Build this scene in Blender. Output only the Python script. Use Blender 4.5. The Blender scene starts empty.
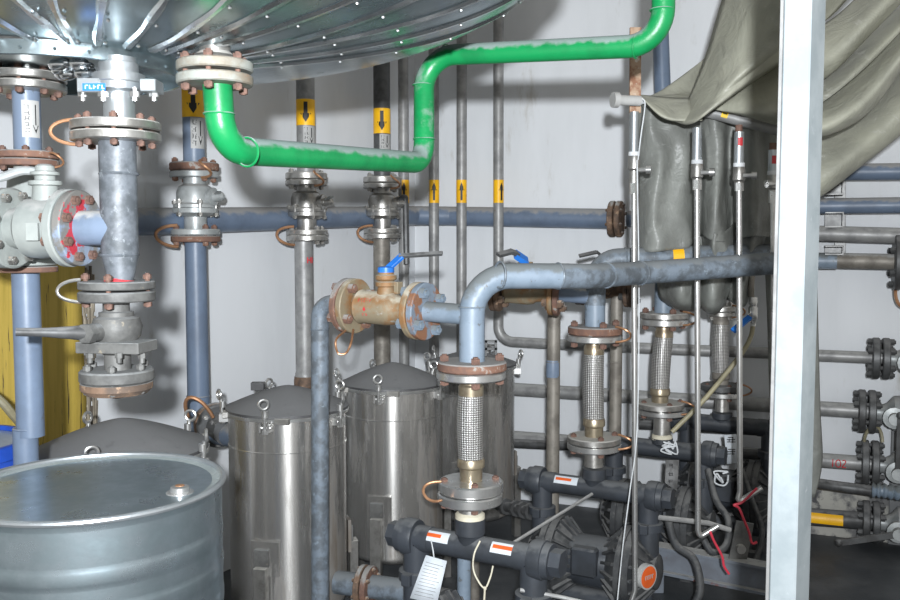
import bpy, bmesh, math, random
from mathutils import Vector, Matrix
random.seed(7)
V = Vector
PI = math.pi
F = 900.0; CP, SP = math.cos(math.radians(4)), math.sin(math.radians(4)); CZ = 1.46
COL = bpy.context.scene.collection

# ------------------------------------------------------------ placing
def P(px, py, D):                       # point seen at (px, py), D metres into the room
    u = (px-450)/F; v = (300-py)/F
    y = v*SP+CP; z = v*CP-SP; s = D/y
    return V((u*s, D, z*s+CZ))
def m(px, D): return px*D/F             # pixels to metres at that depth
WR0, WRD, WRN = V((.31, 4.96)), V((.927, -.375)), V((-.375, -.927))
WL0, WLD, WLN = V((-1.5, 2.98)), V((.511, .86)), V((.86, -.511))
def online(q, d, px):
    k = (px-450)/F
    t = (k*q.y-q.x)/(d.x-k*d.y)
    return q.y+d.y*t
def RW(px, off=0): return online(WR0+WRN*off, WRD, px)
def LW(px, off=0): return online(WL0+WLN*off, WLD, px)

# ------------------------------------------------------------ mesh builder
def frame(a):
    a = a.normalized()
    b = V((0, 0, 1)) if abs(a.z) < .9 else V((1, 0, 0))
    x = b.cross(a).normalized(); y = a.cross(x)
    return x, y
class MB:
    def __init__(s): s.v = []; s.f = []
    def add(s, vs, fs):
        o = len(s.v); s.v += [V(v) for v in vs]; s.f += [tuple(o+i for i in f) for f in fs]; return s
    def lathe(s, o, a, prof, n=24, a0=0, a1=None, caps=True):
        x, y = frame(a); a = a.normalized(); full = a1 is None
        if full: a1 = a0+2*PI
        k = n if full else n+1
        vs = []
        for t, r in prof:
            for i in range(k):
                g = a0+(a1-a0)*i/n
                vs.append(o+a*t+(x*math.cos(g)+y*math.sin(g))*r)
        fs = []
        for j in range(len(prof)-1):
            for i in range(n):
                i2 = (i+1) % k
                fs.append((j*k+i, j*k+i2, (j+1)*k+i2, (j+1)*k+i))
        if caps and full:
            if prof[0][1] > 1e-6: fs.append(tuple(range(k))[::-1])
            if prof[-1][1] > 1e-6: fs.append(tuple((len(prof)-1)*k+i for i in range(k)))
        return s.add(vs, fs)
    def cyl(s, p, q, r, n=16, r2=None):
        d = q-p
        return s.lathe(p, d, [(0, r), (d.length, r if r2 is None else r2)], n)
    def tube(s, pts, r, n=14, caps=True, rs=None):
        vs = []; fs = []; N = len(pts)
        t0 = (pts[1]-pts[0]).normalized(); x, y = frame(t0)
        for i, p in enumerate(pts):
            if i == 0: t = t0
            elif i == N-1: t = (pts[-1]-pts[-2]).normalized()
            else: t = ((pts[i+1]-p).normalized()+(p-pts[i-1]).normalized()).normalized()
            x = (x-t*x.dot(t)).normalized(); y = t.cross(x)
            rr = rs[i] if rs else r
            for j in range(n):
                g = 2*PI*j/n
                vs.append(p+(x*math.cos(g)+y*math.sin(g))*rr)
        for i in range(N-1):
            for j in range(n):
                j2 = (j+1) % n
                fs.append((i*n+j, i*n+j2, (i+1)*n+j2, (i+1)*n+j))
        if caps: fs.append(tuple(range(n))[::-1]); fs.append(tuple((N-1)*n+j for j in range(n)))
        return s.add(vs, fs)
    def torus(s, c, a, R, r, n=24, k=8, a0=0, a1=None):
        x, y = frame(a); a = a.normalized(); full = a1 is None
        if full: a1 = a0+2*PI
        q = n if full else n+1
        vs = []
        for i in range(q):
            g = a0+(a1-a0)*i/n; d = x*math.cos(g)+y*math.sin(g)
            for j in range(k):
                h = 2*PI*j/k
                vs.append(c+d*(R+r*math.cos(h))+a*r*math.sin(h))
        fs = []
        for i in range(n):
            i2 = (i+1) % q
            for j in range(k):
                j2 = (j+1) % k
                fs.append((i*k+j, i2*k+j, i2*k+j2, i*k+j2))
        return s.add(vs, fs)
    def box(s, c, sz, X=V((1, 0, 0)), Z=V((0, 0, 1)), ch=0.0):
        X = X.normalized(); Y = Z.cross(X).normalized(); Z = X.cross(Y)
        a, b, h = sz[0]/2, sz[1]/2, sz[2]/2
        if ch <= 0: ch = min(a, b, h)*.12
        b1 = bmesh.new(); bmesh.ops.create_cube(b1, size=1)
        for v in b1.verts: v.co = V((v.co.x*2*a, v.co.y*2*b, v.co.z*2*h))
        bmesh.ops.bevel(b1, geom=b1.edges[:], offset=ch, segments=1, affect='EDGES')
        b1.verts.index_update()
        s.add([c+X*v.co.x+Y*v.co.y+Z*v.co.z for v in b1.verts], [[v.index for v in f.verts] for f in b1.faces])
        b1.free(); return s
    def bar(s, p, q, w, h, up=V((0, 0, 1))):
        d = q-p
        if abs(d.normalized().dot(up)) > .95: up = V((0, 1, 0))
        Z = (up-d.normalized()*up.dot(d.normalized())).normalized()
        return s.box((p+q)/2, (d.length, w, h), d, Z)
    def sph(s, c, r, n=12, k=8, sc=V((1, 1, 1))):
        vs = []; fs = []
        for j in range(k+1):
            h = PI*j/k
            for i in range(n):
                g = 2*PI*i/n
                vs.append(c+V((math.sin(h)*math.cos(g)*sc.x, math.sin(h)*math.sin(g)*sc.y, math.cos(h)*sc.z))*r)
        for j in range(k):
            for i in range(n):
                i2 = (i+1) % n
                fs.append((j*n+i, (j+1)*n+i, (j+1)*n+i2, j*n+i2))
        return s.add(vs, fs)
    def hexp(s, p, q, r): return s.cyl(p, q, r, 6)
    def grid(s, rows, close=False):
        nr, nc = len(rows), len(rows[0])
        vs = [p for r in rows for p in r]
        fs = [(i*nc+j, i*nc+j+1, (i+1)*nc+j+1, (i+1)*nc+j) for i in range(nr-1) for j in range(nc-1)]
        return s.add(vs, fs)

def arcpts(pts, R, n=7):                # polyline with rounded corners
    out = [pts[0]]
    for i in range(1, len(pts)-1):
        a = (pts[i-1]-pts[i]); b = (pts[i+1]-pts[i]); la, lb = a.length, b.length
        a.normalize(); b.normalize()
        th = a.angle(b)
        r = R[i-1] if isinstance(R, (list, tuple)) else R
        t = min(r/math.tan(th/2), la*.49, lb*.49); r = t*math.tan(th/2)
        c = pts[i]+(a+b).normalized()*(r/math.sin(th/2))
        p0 = pts[i]+a*t-c; p1 = pts[i]+b*t-c
        for k in range(n+1):
            f = k/n; ang = PI-th
            w0 = math.sin((1-f)*ang)/math.sin(ang); w1 = math.sin(f*ang)/math.sin(ang)
            out.append(c+p0*w0+p1*w1)
    out.append(pts[-1]); return out
def smooth_path(pts, n=8):
    out = []
    q = [pts[0]*2-pts[1]]+list(pts)+[pts[-1]*2-pts[-2]]
    for i in range(1, len(q)-2):
        for k in range(n):
            t = k/n; a, b, c, d = q[i-1], q[i], q[i+1], q[i+2]
            out.append(.5*((2*b)+(c-a)*t+(2*a-5*b+4*c-d)*t*t+(3*b-a-3*c+d)*t**3))
    out.append(pts[-1]); return out

# ------------------------------------------------------------ objects
LOC = {}
def link(o): COL.objects.link(o); return o
def tag(o, label=None, cat=None, group=None, kind=None):
    if label: o['label'] = label
    if cat: o['category'] = cat
    if group: o['group'] = group
    if kind: o['kind'] = kind
    return o
def thing(name, label, cat, loc, group=None):
    o = link(bpy.data.objects.new(name, None)); o.location = loc; o.empty_display_size = .05
    LOC[o.name] = V(loc); return tag(o, label, cat, group)
def mesh_of(name, mb, mat, loc, ang=35, smooth=True):
    me = bpy.data.meshes.new(name)
    me.from_pydata([v-loc for v in mb.v], [], mb.f)
    bm = bmesh.new(); bm.from_mesh(me)
    bmesh.ops.recalc_face_normals(bm, faces=bm.faces[:]); bm.to_mesh(me); bm.free()
    if smooth:
        me.polygons.foreach_set('use_smooth', [True]*len(me.polygons))
        me.set_sharp_from_angle(angle=math.radians(ang))
    me.materials.append(mat); me.update()
    return me
def build(mb, name, mat, parent=None, loc=None, label=None, cat=None, group=None, kind=None, ang=35, smooth=True):
    if parent is not None: base = LOC[parent.name]
    else: base = V(loc) if loc is not None else V((0, 0, 0))
    o = link(bpy.data.objects.new(name, mesh_of(name, mb, mat, base, ang, smooth)))
    if parent is not None: o.parent = parent
    else: o.location = base
    LOC[o.name] = base
    return tag(o, label, cat, group, kind)

# ------------------------------------------------------------ materials
def nodes(name):
    mt = bpy.data.materials.new(name); mt.use_nodes = True
    nt = mt.node_tree; return mt, nt, nt.nodes['Principled BSDF']
def N(nt, t, **kw):
    n = nt.nodes.new(t)
    for k, v in kw.items():
        if k in n.inputs: n.inputs[k].default_value = v
        else: setattr(n, k, v)
    return n
def c4(c): return (c[0], c[1], c[2], 1)
def ramp(nt, src, lo, hi):
    r = N(nt, 'ShaderNodeMapRange', interpolation_type='SMOOTHSTEP')
    r.inputs['From Min'].default_value = lo; r.inputs['From Max'].default_value = hi
    nt.links.new(src, r.inputs['Value']); return r.outputs[0]
def mixc(nt, fac, a, b):
    x = N(nt, 'ShaderNodeMix', data_type='RGBA')
    L = nt.links
    if hasattr(fac, 'default_value') or hasattr(fac, 'is_linked'): L.new(fac, x.inputs[0])
    else: x.inputs[0].default_value = fac
    for s, i in ((a, 6), (b, 7)):
        if isinstance(s, (tuple, list)): x.inputs[i].default_value = c4(s)
        else: L.new(s, x.inputs[i])
    return x.outputs[2]
def noise(nt, scale, detail=4, vec=None, rough=.6, dist=0):
    n = N(nt, 'ShaderNodeTexNoise'); n.inputs['Scale'].default_value = scale; n.inputs['Detail'].default_value = detail
    n.inputs['Roughness'].default_value = rough; n.inputs['Distortion'].default_value = dist
    if vec: nt.links.new(vec, n.inputs['Vector'])
    return n.outputs['Fac']
def mat(name, c1, c2=None, rough=.5, metal=0, scale=12, lo=.4, hi=.65, spot=None, sscale=25, slo=.58, shi=.66,
        dust=0, dustc=(.36, .36, .35), bump=.15, bscale=60, stretch=None, rvar=.12, spec=.5):
    mt, nt, b = nodes(name); L = nt.links
    tc = N(nt, 'ShaderNodeTexCoord'); vec = tc.outputs['Object']
    if stretch:
        mp = N(nt, 'ShaderNodeMapping'); mp.inputs['Scale'].default_value = stretch
        L.new(vec, mp.inputs['Vector']); vec = mp.outputs[0]
    n1 = noise(nt, scale, 5, vec)
    col = mixc(nt, ramp(nt, n1, lo, hi), c1, c2 if c2 else tuple(x*.8 for x in c1))
    rg = N(nt, 'ShaderNodeMapRange'); rg.inputs['To Min'].default_value = max(.03, rough-rvar); rg.inputs['To Max'].default_value = min(1, rough+rvar)
    L.new(n1, rg.inputs['Value']); rout = rg.outputs[0]; mout = None
    if spot:
        sp = ramp(nt, noise(nt, sscale, 6, vec, .65), slo, shi)
        col = mixc(nt, sp, col, spot)
        if metal > 0:
            mm = N(nt, 'ShaderNodeMath', operation='MULTIPLY_ADD'); L.new(sp, mm.inputs[0])
            mm.inputs[1].default_value = -metal; mm.inputs[2].default_value = metal; mout = mm.outputs[0]
    if dust:
        ge = N(nt, 'ShaderNodeNewGeometry'); sx = N(nt, 'ShaderNodeSeparateXYZ'); L.new(ge.outputs['Normal'], sx.inputs[0])
        n3 = N(nt, 'ShaderNodeMath', operation='MULTIPLY_ADD'); L.new(noise(nt, 22, 6, vec), n3.inputs[0]); n3.inputs[1].default_value = 1.3
        L.new(sx.outputs[2], n3.inputs[2])
        d = ramp(nt, n3.outputs[0], 1.30-dust*.5, 1.72-dust*.5)
        col = mixc(nt, d, col, dustc)
        if metal > 0:
            m2 = N(nt, 'ShaderNodeMath', operation='MULTIPLY_ADD'); L.new(d, m2.inputs[0])
            m2.inputs[1].default_value = -.8; m2.inputs[2].default_value = 1
            m3 = N(nt, 'ShaderNodeMath', operation='MULTIPLY'); L.new(m2.outputs[0], m3.inputs[0])
            if mout: L.new(mout, m3.inputs[1])
            else: m3.inputs[1].default_value = metal
            mout = m3.outputs[0]
        rr = N(nt, 'ShaderNodeMix'); L.new(d, rr.inputs[0]); L.new(rout, rr.inputs[2]); rr.inputs[3].default_value = .85; rout = rr.outputs[0]
    L.new(col, b.inputs['Base Color']); L.new(rout, b.inputs['Roughness'])
    if mout: L.new(mout, b.inputs['Metallic'])
    else: b.inputs['Metallic'].default_value = metal
    b.inputs['Specular IOR Level'].default_value = spec
    if bump:
        bp = N(nt, 'ShaderNodeBump'); bp.inputs['Strength'].default_value = bump; bp.inputs['Distance'].default_value = .004
        L.new(noise(nt, bscale, 4, vec), bp.inputs['Height']); L.new(bp.outputs[0], b.inputs['Normal'])
    return mt
RUST = (.20, .085, .04)
WALL = mat('wall_paint', (.71, .73, .755), (.63, .65, .67), .75, 0, 1.8, .35, .72, spot=(.48, .47, .445), sscale=5, slo=.60, shi=.78, bump=.1, bscale=30, stretch=(1.4, 1.4, .4))
FLOORM = mat('floor_concrete', (.05, .055, .06), (.085, .09, .095), .5, 0, 4, bump=.2)
KERB = mat('rough_concrete', (.42, .41, .37), (.16, .16, .16), .9, 0, 9, .40, .56, spot=(.08, .08, .085), sscale=18, slo=.55, shi=.66, bump=.6, bscale=40)
YELLOW = mat('yellow_board_paint', (.58, .42, .085), (.47, .34, .06), .6, 0, 6, spot=(.07, .055, .03), sscale=9, slo=.605, shi=.64, stretch=(7, 7, .22), bump=.3)
BAREWOOD = mat('weathered_wood', (.42, .37, .29), (.12, .10, .08), .85, 0, 10, .4, .6, stretch=(6, 6, .3), bump=.4)
GALV = mat('grey_pipe_metal', (.31, .31, .305), (.21, .21, .21), .48, .25, 16, .35, .7, spot=(.15, .10, .06), sscale=22, slo=.68, shi=.74, dust=.4)
DKPIPE = mat('dark_pipe_metal', (.095, .098, .10), (.06, .06, .06), .5, .3, 14, dust=.3, dustc=(.17, .17, .17))
TEEM = mat('mottled_tee_metal', (.135, .15, .17), (.075, .085, .095), .5, .1, 30, .38, .62, spot=(.19, .21, .23), sscale=55, slo=.58, shi=.66, bump=.15)
BROWNPIPE = mat('brown_grey_pipe', (.25, .23, .20), (.16, .145, .125), .55, .3, 14, dust=.4)
BLUE = mat('slate_blue_paint', (.135, .18, .255), (.11, .145, .205), .42, .0, 8, spot=(.09, .09, .10), sscale=30, slo=.66, shi=.72, dust=.7, dustc=(.27, .27, .27), bump=.08)
BLUEV = mat('blue_grey_paint', (.155, .20, .275), (.125, .165, .225), .4, 0, 10, spot=(.09, .10, .11), sscale=34, slo=.64, shi=.72, dust=.3, bump=.1)
LBLUE = mat('light_blue_paint', (.20, .25, .31), (.155, .20, .25), .45, 0, 12, spot=(.11, .12, .125), sscale=40, slo=.60, shi=.68, dust=.95, dustc=(.135, .15, .155), bump=.12)
MOTTLE = mat('mottled_grey_blue', (.165, .20, .24), (.095, .11, .125), .5, .1, 26, .38, .62, spot=(.20, .24, .28), sscale=50, slo=.60, shi=.68, dust=.5, dustc=(.16, .175, .185), bump=.15)
GREEN = mat('green_paint', (.006, .215, .062), (.004, .165, .048), .38, 0, 9, dust=1.0, dustc=(.19, .25, .23), bump=.15, bscale=90)
RUSTM = mat('rusty_flange', (.15, .085, .065), (.22, .115, .075), .8, .1, 30, spot=(.30, .28, .26), sscale=30, slo=.58, shi=.66, dust=.8, dustc=(.27, .26, .25), bump=.4)
RUSTB = mat('rusty_bolt', (.18, .10, .075), (.10, .06, .048), .8, .1, 60, bump=.3, bscale=150)
WHITE_RUST = mat('rust_stained_white_flange', (.27, .28, .255), (.20, .17, .13), .6, .1, 18, .40, .66, spot=(.24, .12, .06), sscale=16, slo=.60, shi=.70, bump=.25)
BLUERUST = mat('blue_painted_rusty_flange', (.17, .21, .26), (.14, .17, .21), .6, 0, 18, spot=(.21, .10, .055), sscale=14, slo=.46, shi=.54, bump=.35)
ORANGE_RUST = mat('orange_rust_valve', (.235, .195, .13), (.24, .125, .05), .6, .1, 13, .42, .62, spot=(.30, .29, .25), sscale=22, slo=.60, shi=.68, bump=.35, dust=.3, dustc=(.42, .38, .30))
DRUST = mat('dark_rusty_metal', (.19, .12, .08), (.09, .065, .05), .7, .2, 20, spot=(.30, .2, .13), sscale=30, bump=.4, dust=.2)
STEEL = mat('bright_steel', (.62, .62, .61), (.50, .50, .49), .30, .85, 20, bump=0)
DSTEEL = mat('dusty_steel', (.48, .47, .45), (.30, .29, .27), .36, .85, 20, spot=(.22, .12, .06), sscale=30, slo=.66, shi=.72, dust=.45, dustc=(.42, .41, .38))
ZINC = mat('zinc_plated', (.47, .50, .52), (.38, .41, .43), .36, .8, 10, bump=.1)
VALVEG = mat('pale_grey_valve_paint', (.30, .32, .305), (.24, .26, .25), .45, 0, 8, spot=(.28, .24, .14), sscale=16, slo=.66, shi=.74, dust=.25, bump=.15)
VALVEC = mat('cast_grey_valve', (.40, .42, .42), (.30, .32, .32), .42, .35, 14, dust=.3)
VALVED = mat('dirty_cast_valve', (.125, .125, .12), (.07, .07, .068), .6, .15, 18, spot=(.22, .19, .14), sscale=22, slo=.62, shi=.7, dust=.5, dustc=(.20, .205, .205), bump=.3)
STAIN = mat('stainless_vessel', (.62, .61, .59), (.42, .41, .39), .24, .85, 5, .3, .75, spot=(.15, .13, .11), sscale=8, slo=.50, shi=.72, stretch=(1, 1, .15), bump=.05)
LID = mat('dusty_lid', (.13, .132, .135), (.07, .07, .073), .5, .4, 6, .36, .62, dust=.45, dustc=(.165, .167, .17), spot=(.04, .04, .04), sscale=11, slo=.58, shi=.68, bump=.3, bscale=25)
TANKM = mat('aluminium_cladding', (.40, .48, .51), (.29, .36, .39), .25, .92, 5, .3, .7, bump=.25, bscale=6)
SEAM = mat('seam_metal', (.72, .75, .77), (.6, .63, .65), .25, 1, 12, bump=.1)
GALVP = mat('galvanised_post', (.30, .335, .35), (.23, .265, .28), .55, .0, 9, .35, .65, spot=(.36, .39, .41), sscale=24, slo=.62, shi=.7, bump=.12)
PVC = mat('dark_grey_plastic', (.042, .048, .058), (.03, .034, .04), .48, 0, 10, dust=.35, dustc=(.11, .115, .12), bump=.1)
PUMP = mat('grimy_pump_plastic', (.035, .037, .040), (.06, .062, .063), .6, 0, 16, spot=(.13, .128, .12), sscale=24, slo=.62, shi=.72, dust=.4, dustc=(.14, .14, .138), bump=.3)
BLACK = mat('black_print', (.012, .012, .014), None, .5, bump=0)
DRUMM = mat('galvanised_drum', (.42, .50, .55), (.34, .42, .46), .30, .9, 22, .35, .65, bump=.05)
DRUMTOP = mat('drum_top', (.33, .365, .36), (.25, .285, .285), .28, .1, 5, spot=(.20, .21, .20), sscale=9, slo=.62, shi=.70, bump=.05)
BPLAST = mat('blue_plastic', (.015, .075, .46), (.012, .06, .38), .35, bump=.05)
BLID = mat('milky_lid', (.33, .40, .50), (.26, .33, .43), .4, bump=.05)
HBLUE = mat('blue_handle_grip', (.02, .17, .60), (.015, .13, .48), .4, bump=.05)
YTAPE = mat('yellow_label', (.92, .50, .005), (.82, .43, .005), .45, bump=0)
YBAND = mat('yellow_band', (.84, .55, .01), None, .5, bump=0)
WLABEL = mat('white_label', (.42, .42, .41), (.35, .35, .34), .6, bump=0)
PAPER = mat('paper_tag', (.62, .66, .70), (.55, .59, .63), .8, bump=.05)
GTAG = mat('grimy_tag', (.22, .22, .22), (.13, .13, .13), .8, 0, 25, bump=.1)
ORANGEL = mat('orange_print', (.75, .12, .02), None, .5, bump=0)
REDP = mat('red_marker', (.55, .03, .04), None, .5, bump=0)
REDW = mat('red_wire', (.60, .04, .07), None, .5, bump=0)
COPPER = mat('copper_wire', (.55, .30, .17), (.45, .24, .13), .42, .7, 30, bump=0)
WIREW = mat('white_string', (.62, .64, .66), None, .7, bump=0)
BEIGE = mat('beige_seal', (.62, .58, .46), (.5, .46, .36), .6, bump=.1)
HOSEM = mat('olive_hose', (.30, .27, .17), (.22, .2, .13), .5, bump=.05)
REDPATCH = mat('blue_grey_red_flange', (.21, .26, .34), (.16, .155, .145), .55, 0, 16, .44, .54, spot=(.38, .03, .045), sscale=11, slo=.545, shi=.565, bump=.25)
RUSTYBR = mat('rusty_bracket', (.42, .30, .21), (.25, .12, .07), .75, .2, 30, .4, .6, spot=(.55, .5, .44), sscale=24, slo=.6, shi=.68, bump=.4)
BEAM = mat('grey_blue_beam', (.15, .17, .20), (.12, .13, .15), .6, 0, 10, spot=(.16, .06, .05), sscale=9, slo=.62, shi=.70, dust=.2)
CABIN = mat('grey_column_paint', (.17, .175, .18), (.14, .145, .15), .6, 0, 5, bump=.1)

def tarp_mat(name, c1, c2, c3, tl):
    mt, nt, b = nodes(name); L = nt.links
    tc = N(nt, 'ShaderNodeTexCoord'); vec = tc.outputs['Object']
    col = mixc(nt, ramp(nt, noise(nt, 5, 6, vec), .35, .7), c1, c2)
    col = mixc(nt, ramp(nt, noise(nt, 11, 6, vec, .7, 1.5), .58, .74), col, c3)
    L.new(col, b.inputs['Base Color']); b.inputs['Roughness'].default_value = .40
    bp = N(nt, 'ShaderNodeBump'); bp.inputs['Strength'].default_value = .5; bp.inputs['Distance'].default_value = .02
    L.new(noise(nt, 9, 5, vec, .6, 1.0), bp.inputs['Height']); L.new(bp.outputs[0], b.inputs['Normal'])
    tr = N(nt, 'ShaderNodeBsdfTranslucent'); L.new(col, tr.inputs['Color'])
    mx = N(nt, 'ShaderNodeMixShader'); mx.inputs[0].default_value = tl
    L.new(b.outputs[0], mx.inputs[1]); L.new(tr.outputs[0], mx.inputs[2])
    L.new(mx.outputs[0], nt.nodes['Material Output'].inputs['Surface'])
    return mt
TARP = tarp_mat('tarp_plastic', (.50, .50, .41), (.37, .37, .31), (.58, .58, .52), .28)
TARPG = tarp_mat('grimy_sheet_plastic', (.27, .28, .26), (.18, .185, .172), (.36, .37, .35), .15)
def braid_mat():
    mt, nt, b = nodes('steel_braid'); L = nt.links
    tc = N(nt, 'ShaderNodeTexCoord'); sx = N(nt, 'ShaderNodeSeparateXYZ'); L.new(tc.outputs['Object'], sx.inputs[0])
    at = N(nt, 'ShaderNodeMath', operation='ARCTAN2'); L.new(sx.outputs[1], at.inputs[0]); L.new(sx.outputs[0], at.inputs[1])
    w = []
    for s in (1, -1):
        a = N(nt, 'ShaderNodeMath', operation='MULTIPLY'); a.inputs[1].default_value = 15*s; L.new(at.outputs[0], a.inputs[0])
        z = N(nt, 'ShaderNodeMath', operation='MULTIPLY_ADD'); z.inputs[1].default_value = 470; L.new(sx.outputs[2], z.inputs[0]); L.new(a.outputs[0], z.inputs[2])
        q = N(nt, 'ShaderNodeMath', operation='SINE'); L.new(z.outputs[0], q.inputs[0]); w.append(q.outputs[0])
    p = N(nt, 'ShaderNodeMath', operation='MULTIPLY'); L.new(w[0], p.inputs[0]); L.new(w[1], p.inputs[1])
    r = ramp(nt, p.outputs[0], -.6, .6)
    L.new(mixc(nt, r, (.24, .23, .22), (.74, .73, .71)), b.inputs['Base Color'])
    b.inputs['Metallic'].default_value = .8; b.inputs['Roughness'].default_value = .36
    bp = N(nt, 'ShaderNodeBump'); bp.inputs['Strength'].default_value = .7; bp.inputs['Distance'].default_value = .003
    L.new(r, bp.inputs['Height']); L.new(bp.outputs[0], b.inputs['Normal'])
    return mt
BRAID = braid_mat()
_nt = STAIN.node_tree; _b = _nt.nodes['Principled BSDF']        # brushed round the shell
_b.inputs['Anisotropic'].default_value = .8; _b.inputs['Anisotropic Rotation'].default_value = .25
_tg = N(_nt, 'ShaderNodeTangent', direction_type='RADIAL', axis='Z'); _nt.links.new(_tg.outputs[0], _b.inputs['Tangent'])

# ------------------------------------------------------------ shared fittings
BOLTS = {}
def bolts(parent, o, a, R, n, t0, t1, r, mt, ph=0.4, arc=None):
    a = a.normalized(); x, y = frame(a)
    key = (round(t1-t0, 4), round(r, 4), mt.name, tuple(round(c, 3) for c in a))
    if key not in BOLTS:
        L = t1-t0; b = MB(); z = V((0, 0, 0))
        b.cyl(z-a*r*1.4, a*(L+r*1.6), r*.62, 8)
        b.hexp(z-a*r*1.2, z, r*1.1); b.hexp(a*L, a*(L+r*1.2), r*1.1)
        BOLTS[key] = mesh_of('bolt', b, mt, z, 30)
    for i in range(n):
        g = ph+2*PI*i/n
        c = o+a*t0+(x*math.cos(g)+y*math.sin(g))*R
        q = link(bpy.data.objects.new('bolt', BOLTS[key])); q.parent = parent
        q.location = c-LOC[parent.name]; LOC[q.name] = LOC[parent.name]
def flange(parent, o, a, R, th, mt, name='flange', label=None):
    e = th*.14
    return build(MB().lathe(o, a, [(0, R*.3), (0, R-e), (e, R), (th-e, R), (th, R-e), (th, R*.3)], 40), name, mt, parent, label=label)
def beadrun(mb, o, a, r): mb.torus(o, a, r*1.0, r*.09, 24, 6)
def jumper(parent, c, out, a, size, mt=None, tilt=0, r=None):      # copper loop bridging a flange pair
    out = out.normalized(); a = a.normalized()
    pts = []
    for k in range(13):
        g = PI*k/12
        pts.append(c+out*math.sin(g)*size*1.1+a*math.cos(g)*size*.55+out.cross(a)*math.sin(g*2)*size*tilt)
    r = r or size*.085
    return build(MB().tube(pts, r, 8), 'bonding_wire', mt or COPPER, parent)
def cylpatch(o, a, r, ref, s0, s1, t0, t1, n=10):
    """patch on a cylinder: s is arc length measured from ref direction, t along axis"""
    a = a.normalized(); ref = (ref-a*ref.dot(a)).normalized(); side = a.cross(ref)
    rows = []
    for t in (t0, t1):
        rows.append([o+a*t+(ref*math.cos(s/r)+side*math.sin(s/r))*r for s in [s0+(s1-s0)*i/n for i in range(n+1)]])
    return MB().grid(rows)
def cylpoly(o, a, r, ref, polys):
    a = a.normalized(); ref = (ref-a*ref.dot(a)).normalized(); side = a.cross(ref)
    mb = MB()
    for poly in polys:
        mb.add([o+a*t+(ref*math.cos(s/r)+side*math.sin(s/r))*r for s, t in poly], [tuple(range(len(poly)))])
    return mb
def tocam(p): d = V((-p.x, -p.y, 0)); return d.normalized()
def rectp(s0, s1, t0, t1): return [(s0, t0), (s1, t0), (s1, t1), (s0, t1)]
def arrowpolys(w, h, up):           # split in narrow strips so it follows a curve
    ps = []; sg = 1 if up else -1
    sh = [(-.5, -.17), (-.17, 0), (0, .17), (.17, .5)]
    for a, b in ((-.17, 0), (0, .17)): ps.append([(a*w, -h*.5*sg), (b*w, -h*.5*sg), (b*w, .05*h*sg), (a*w, .05*h*sg)])
    def edge(s): return .05*h+(.45*h)*(1-abs(s)/.5)
    for a, b in sh: ps.append([(a*w, .05*h*sg), (b*w, .05*h*sg), (b*w, edge(b)*sg), (a*w, edge(a)*sg)])
    return ps
def glyphs(s0, s1, t0, t1, n, vertical=True, seed=1):    # illegible hand lettering: a run of short strokes
    rnd = random.Random(seed); ps = []
    for k in range(n):
        if vertical: a0, a1 = s0, s1; b0 = t1-(t1-t0)*(k+.9)/n; b1 = t1-(t1-t0)*(k+.1)/n
        else: a0 = s0+(s1-s0)*(k+.1)/n; a1 = s0+(s1-s0)*(k+.85)/n; b0, b1 = t0, t1
        w, h = a1-a0, b1-b0; th = min(w, h)*.13
        for f in (.2, .55, .9):
            if rnd.random() < .8: q = b0+h*f; ps.append(rectp(a0+w*rnd.uniform(0, .25), a1-w*rnd.uniform(0, .25), q-th/2, q+th/2))
        for f in (.3, .7):
            if rnd.random() < .7: q = a0+w*f; ps.append(rectp(q-th/2, q+th/2, b0+h*rnd.uniform(0, .3), b1-h*rnd.uniform(0, .3)))
    return ps
def arrow_label(parent, o, r, t0, t1, up, ref, full=True, smid=0):
    a = V((0, 0, 1)); r2 = r*1.02
    h = t1-t0; w = r*2.2
    lab = build(MB().lathe(o, a, [(t0, r*1.005), (t0, r2), (t1, r2), (t1, r*1.005)], 32, caps=False), 'arrow_label', YTAPE, parent, label='yellow flow arrow label')
    ps = [[(s+smid, t+(t0+t1)/2) for s, t in p] for p in arrowpolys(r*1.25, h*.78, up)]
    build(cylpoly(o, a, r2*1.015, ref, ps), 'arrow', BLACK, lab)
    return lab
def text_polys(s, size):
    cu = bpy.data.curves.new('txt', 'FONT'); cu.body = s; cu.size = size; cu.align_x = 'CENTER'
    ob = bpy.data.objects.new('txt', cu); link(ob)
    bpy.context.view_layer.update()
    me = bpy.data.meshes.new_from_object(ob.evaluated_get(bpy.context.evaluated_depsgraph_get()))
    ps = [[(me.vertices[i].co.x, me.vertices[i].co.y) for i in p.vertices] for p in me.polygons]
    bpy.data.objects.remove(ob); bpy.data.meshes.remove(me); bpy.data.curves.remove(cu)
    return ps
exec_order = []

UP = V((0, 0, 1))
AXY = None                              # shared axis row for a stack of turned parts
def VL(px, D, prof, n=28, mb=None):      # turned vertical solid from (py, half-width in px) pairs
    cl = lambda y: max(0, min(600, y))
    o = P(px, prof[0][0], D); o.x = P(px, AXY or (cl(prof[0][0])+cl(prof[-1][0]))/2, D).x
    pr = [(P(px, y, D).z-o.z, m(r, D)) for y, r in prof]
    if pr[0][0] > pr[-1][0]: pr = pr[::-1]
    return (mb or MB()).lathe(o, UP, pr, n)
def zz(px, py, D): return P(px, py, D).z
def vflange(parent, px, D, y0, y1, rpx, mt, name='flange', label=None):
    a, b = P(px, y1, D), P(px, y0, D)
    if AXY: a.x = P(px, AXY, D).x
    return flange(parent, a, UP, m(rpx, D), b.z-a.z, mt, name, label)
def vbolts(parent, px, D, y0, y1, Rpx, n, rpx, mt, ph=.4):
    a, b = P(px, y1, D), P(px, y0, D)
    if AXY: a.x = P(px, AXY, D).x
    bolts(parent, a, UP, m(Rpx, D), n, 0, b.z-a.z, m(rpx, D), mt, ph)

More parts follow.
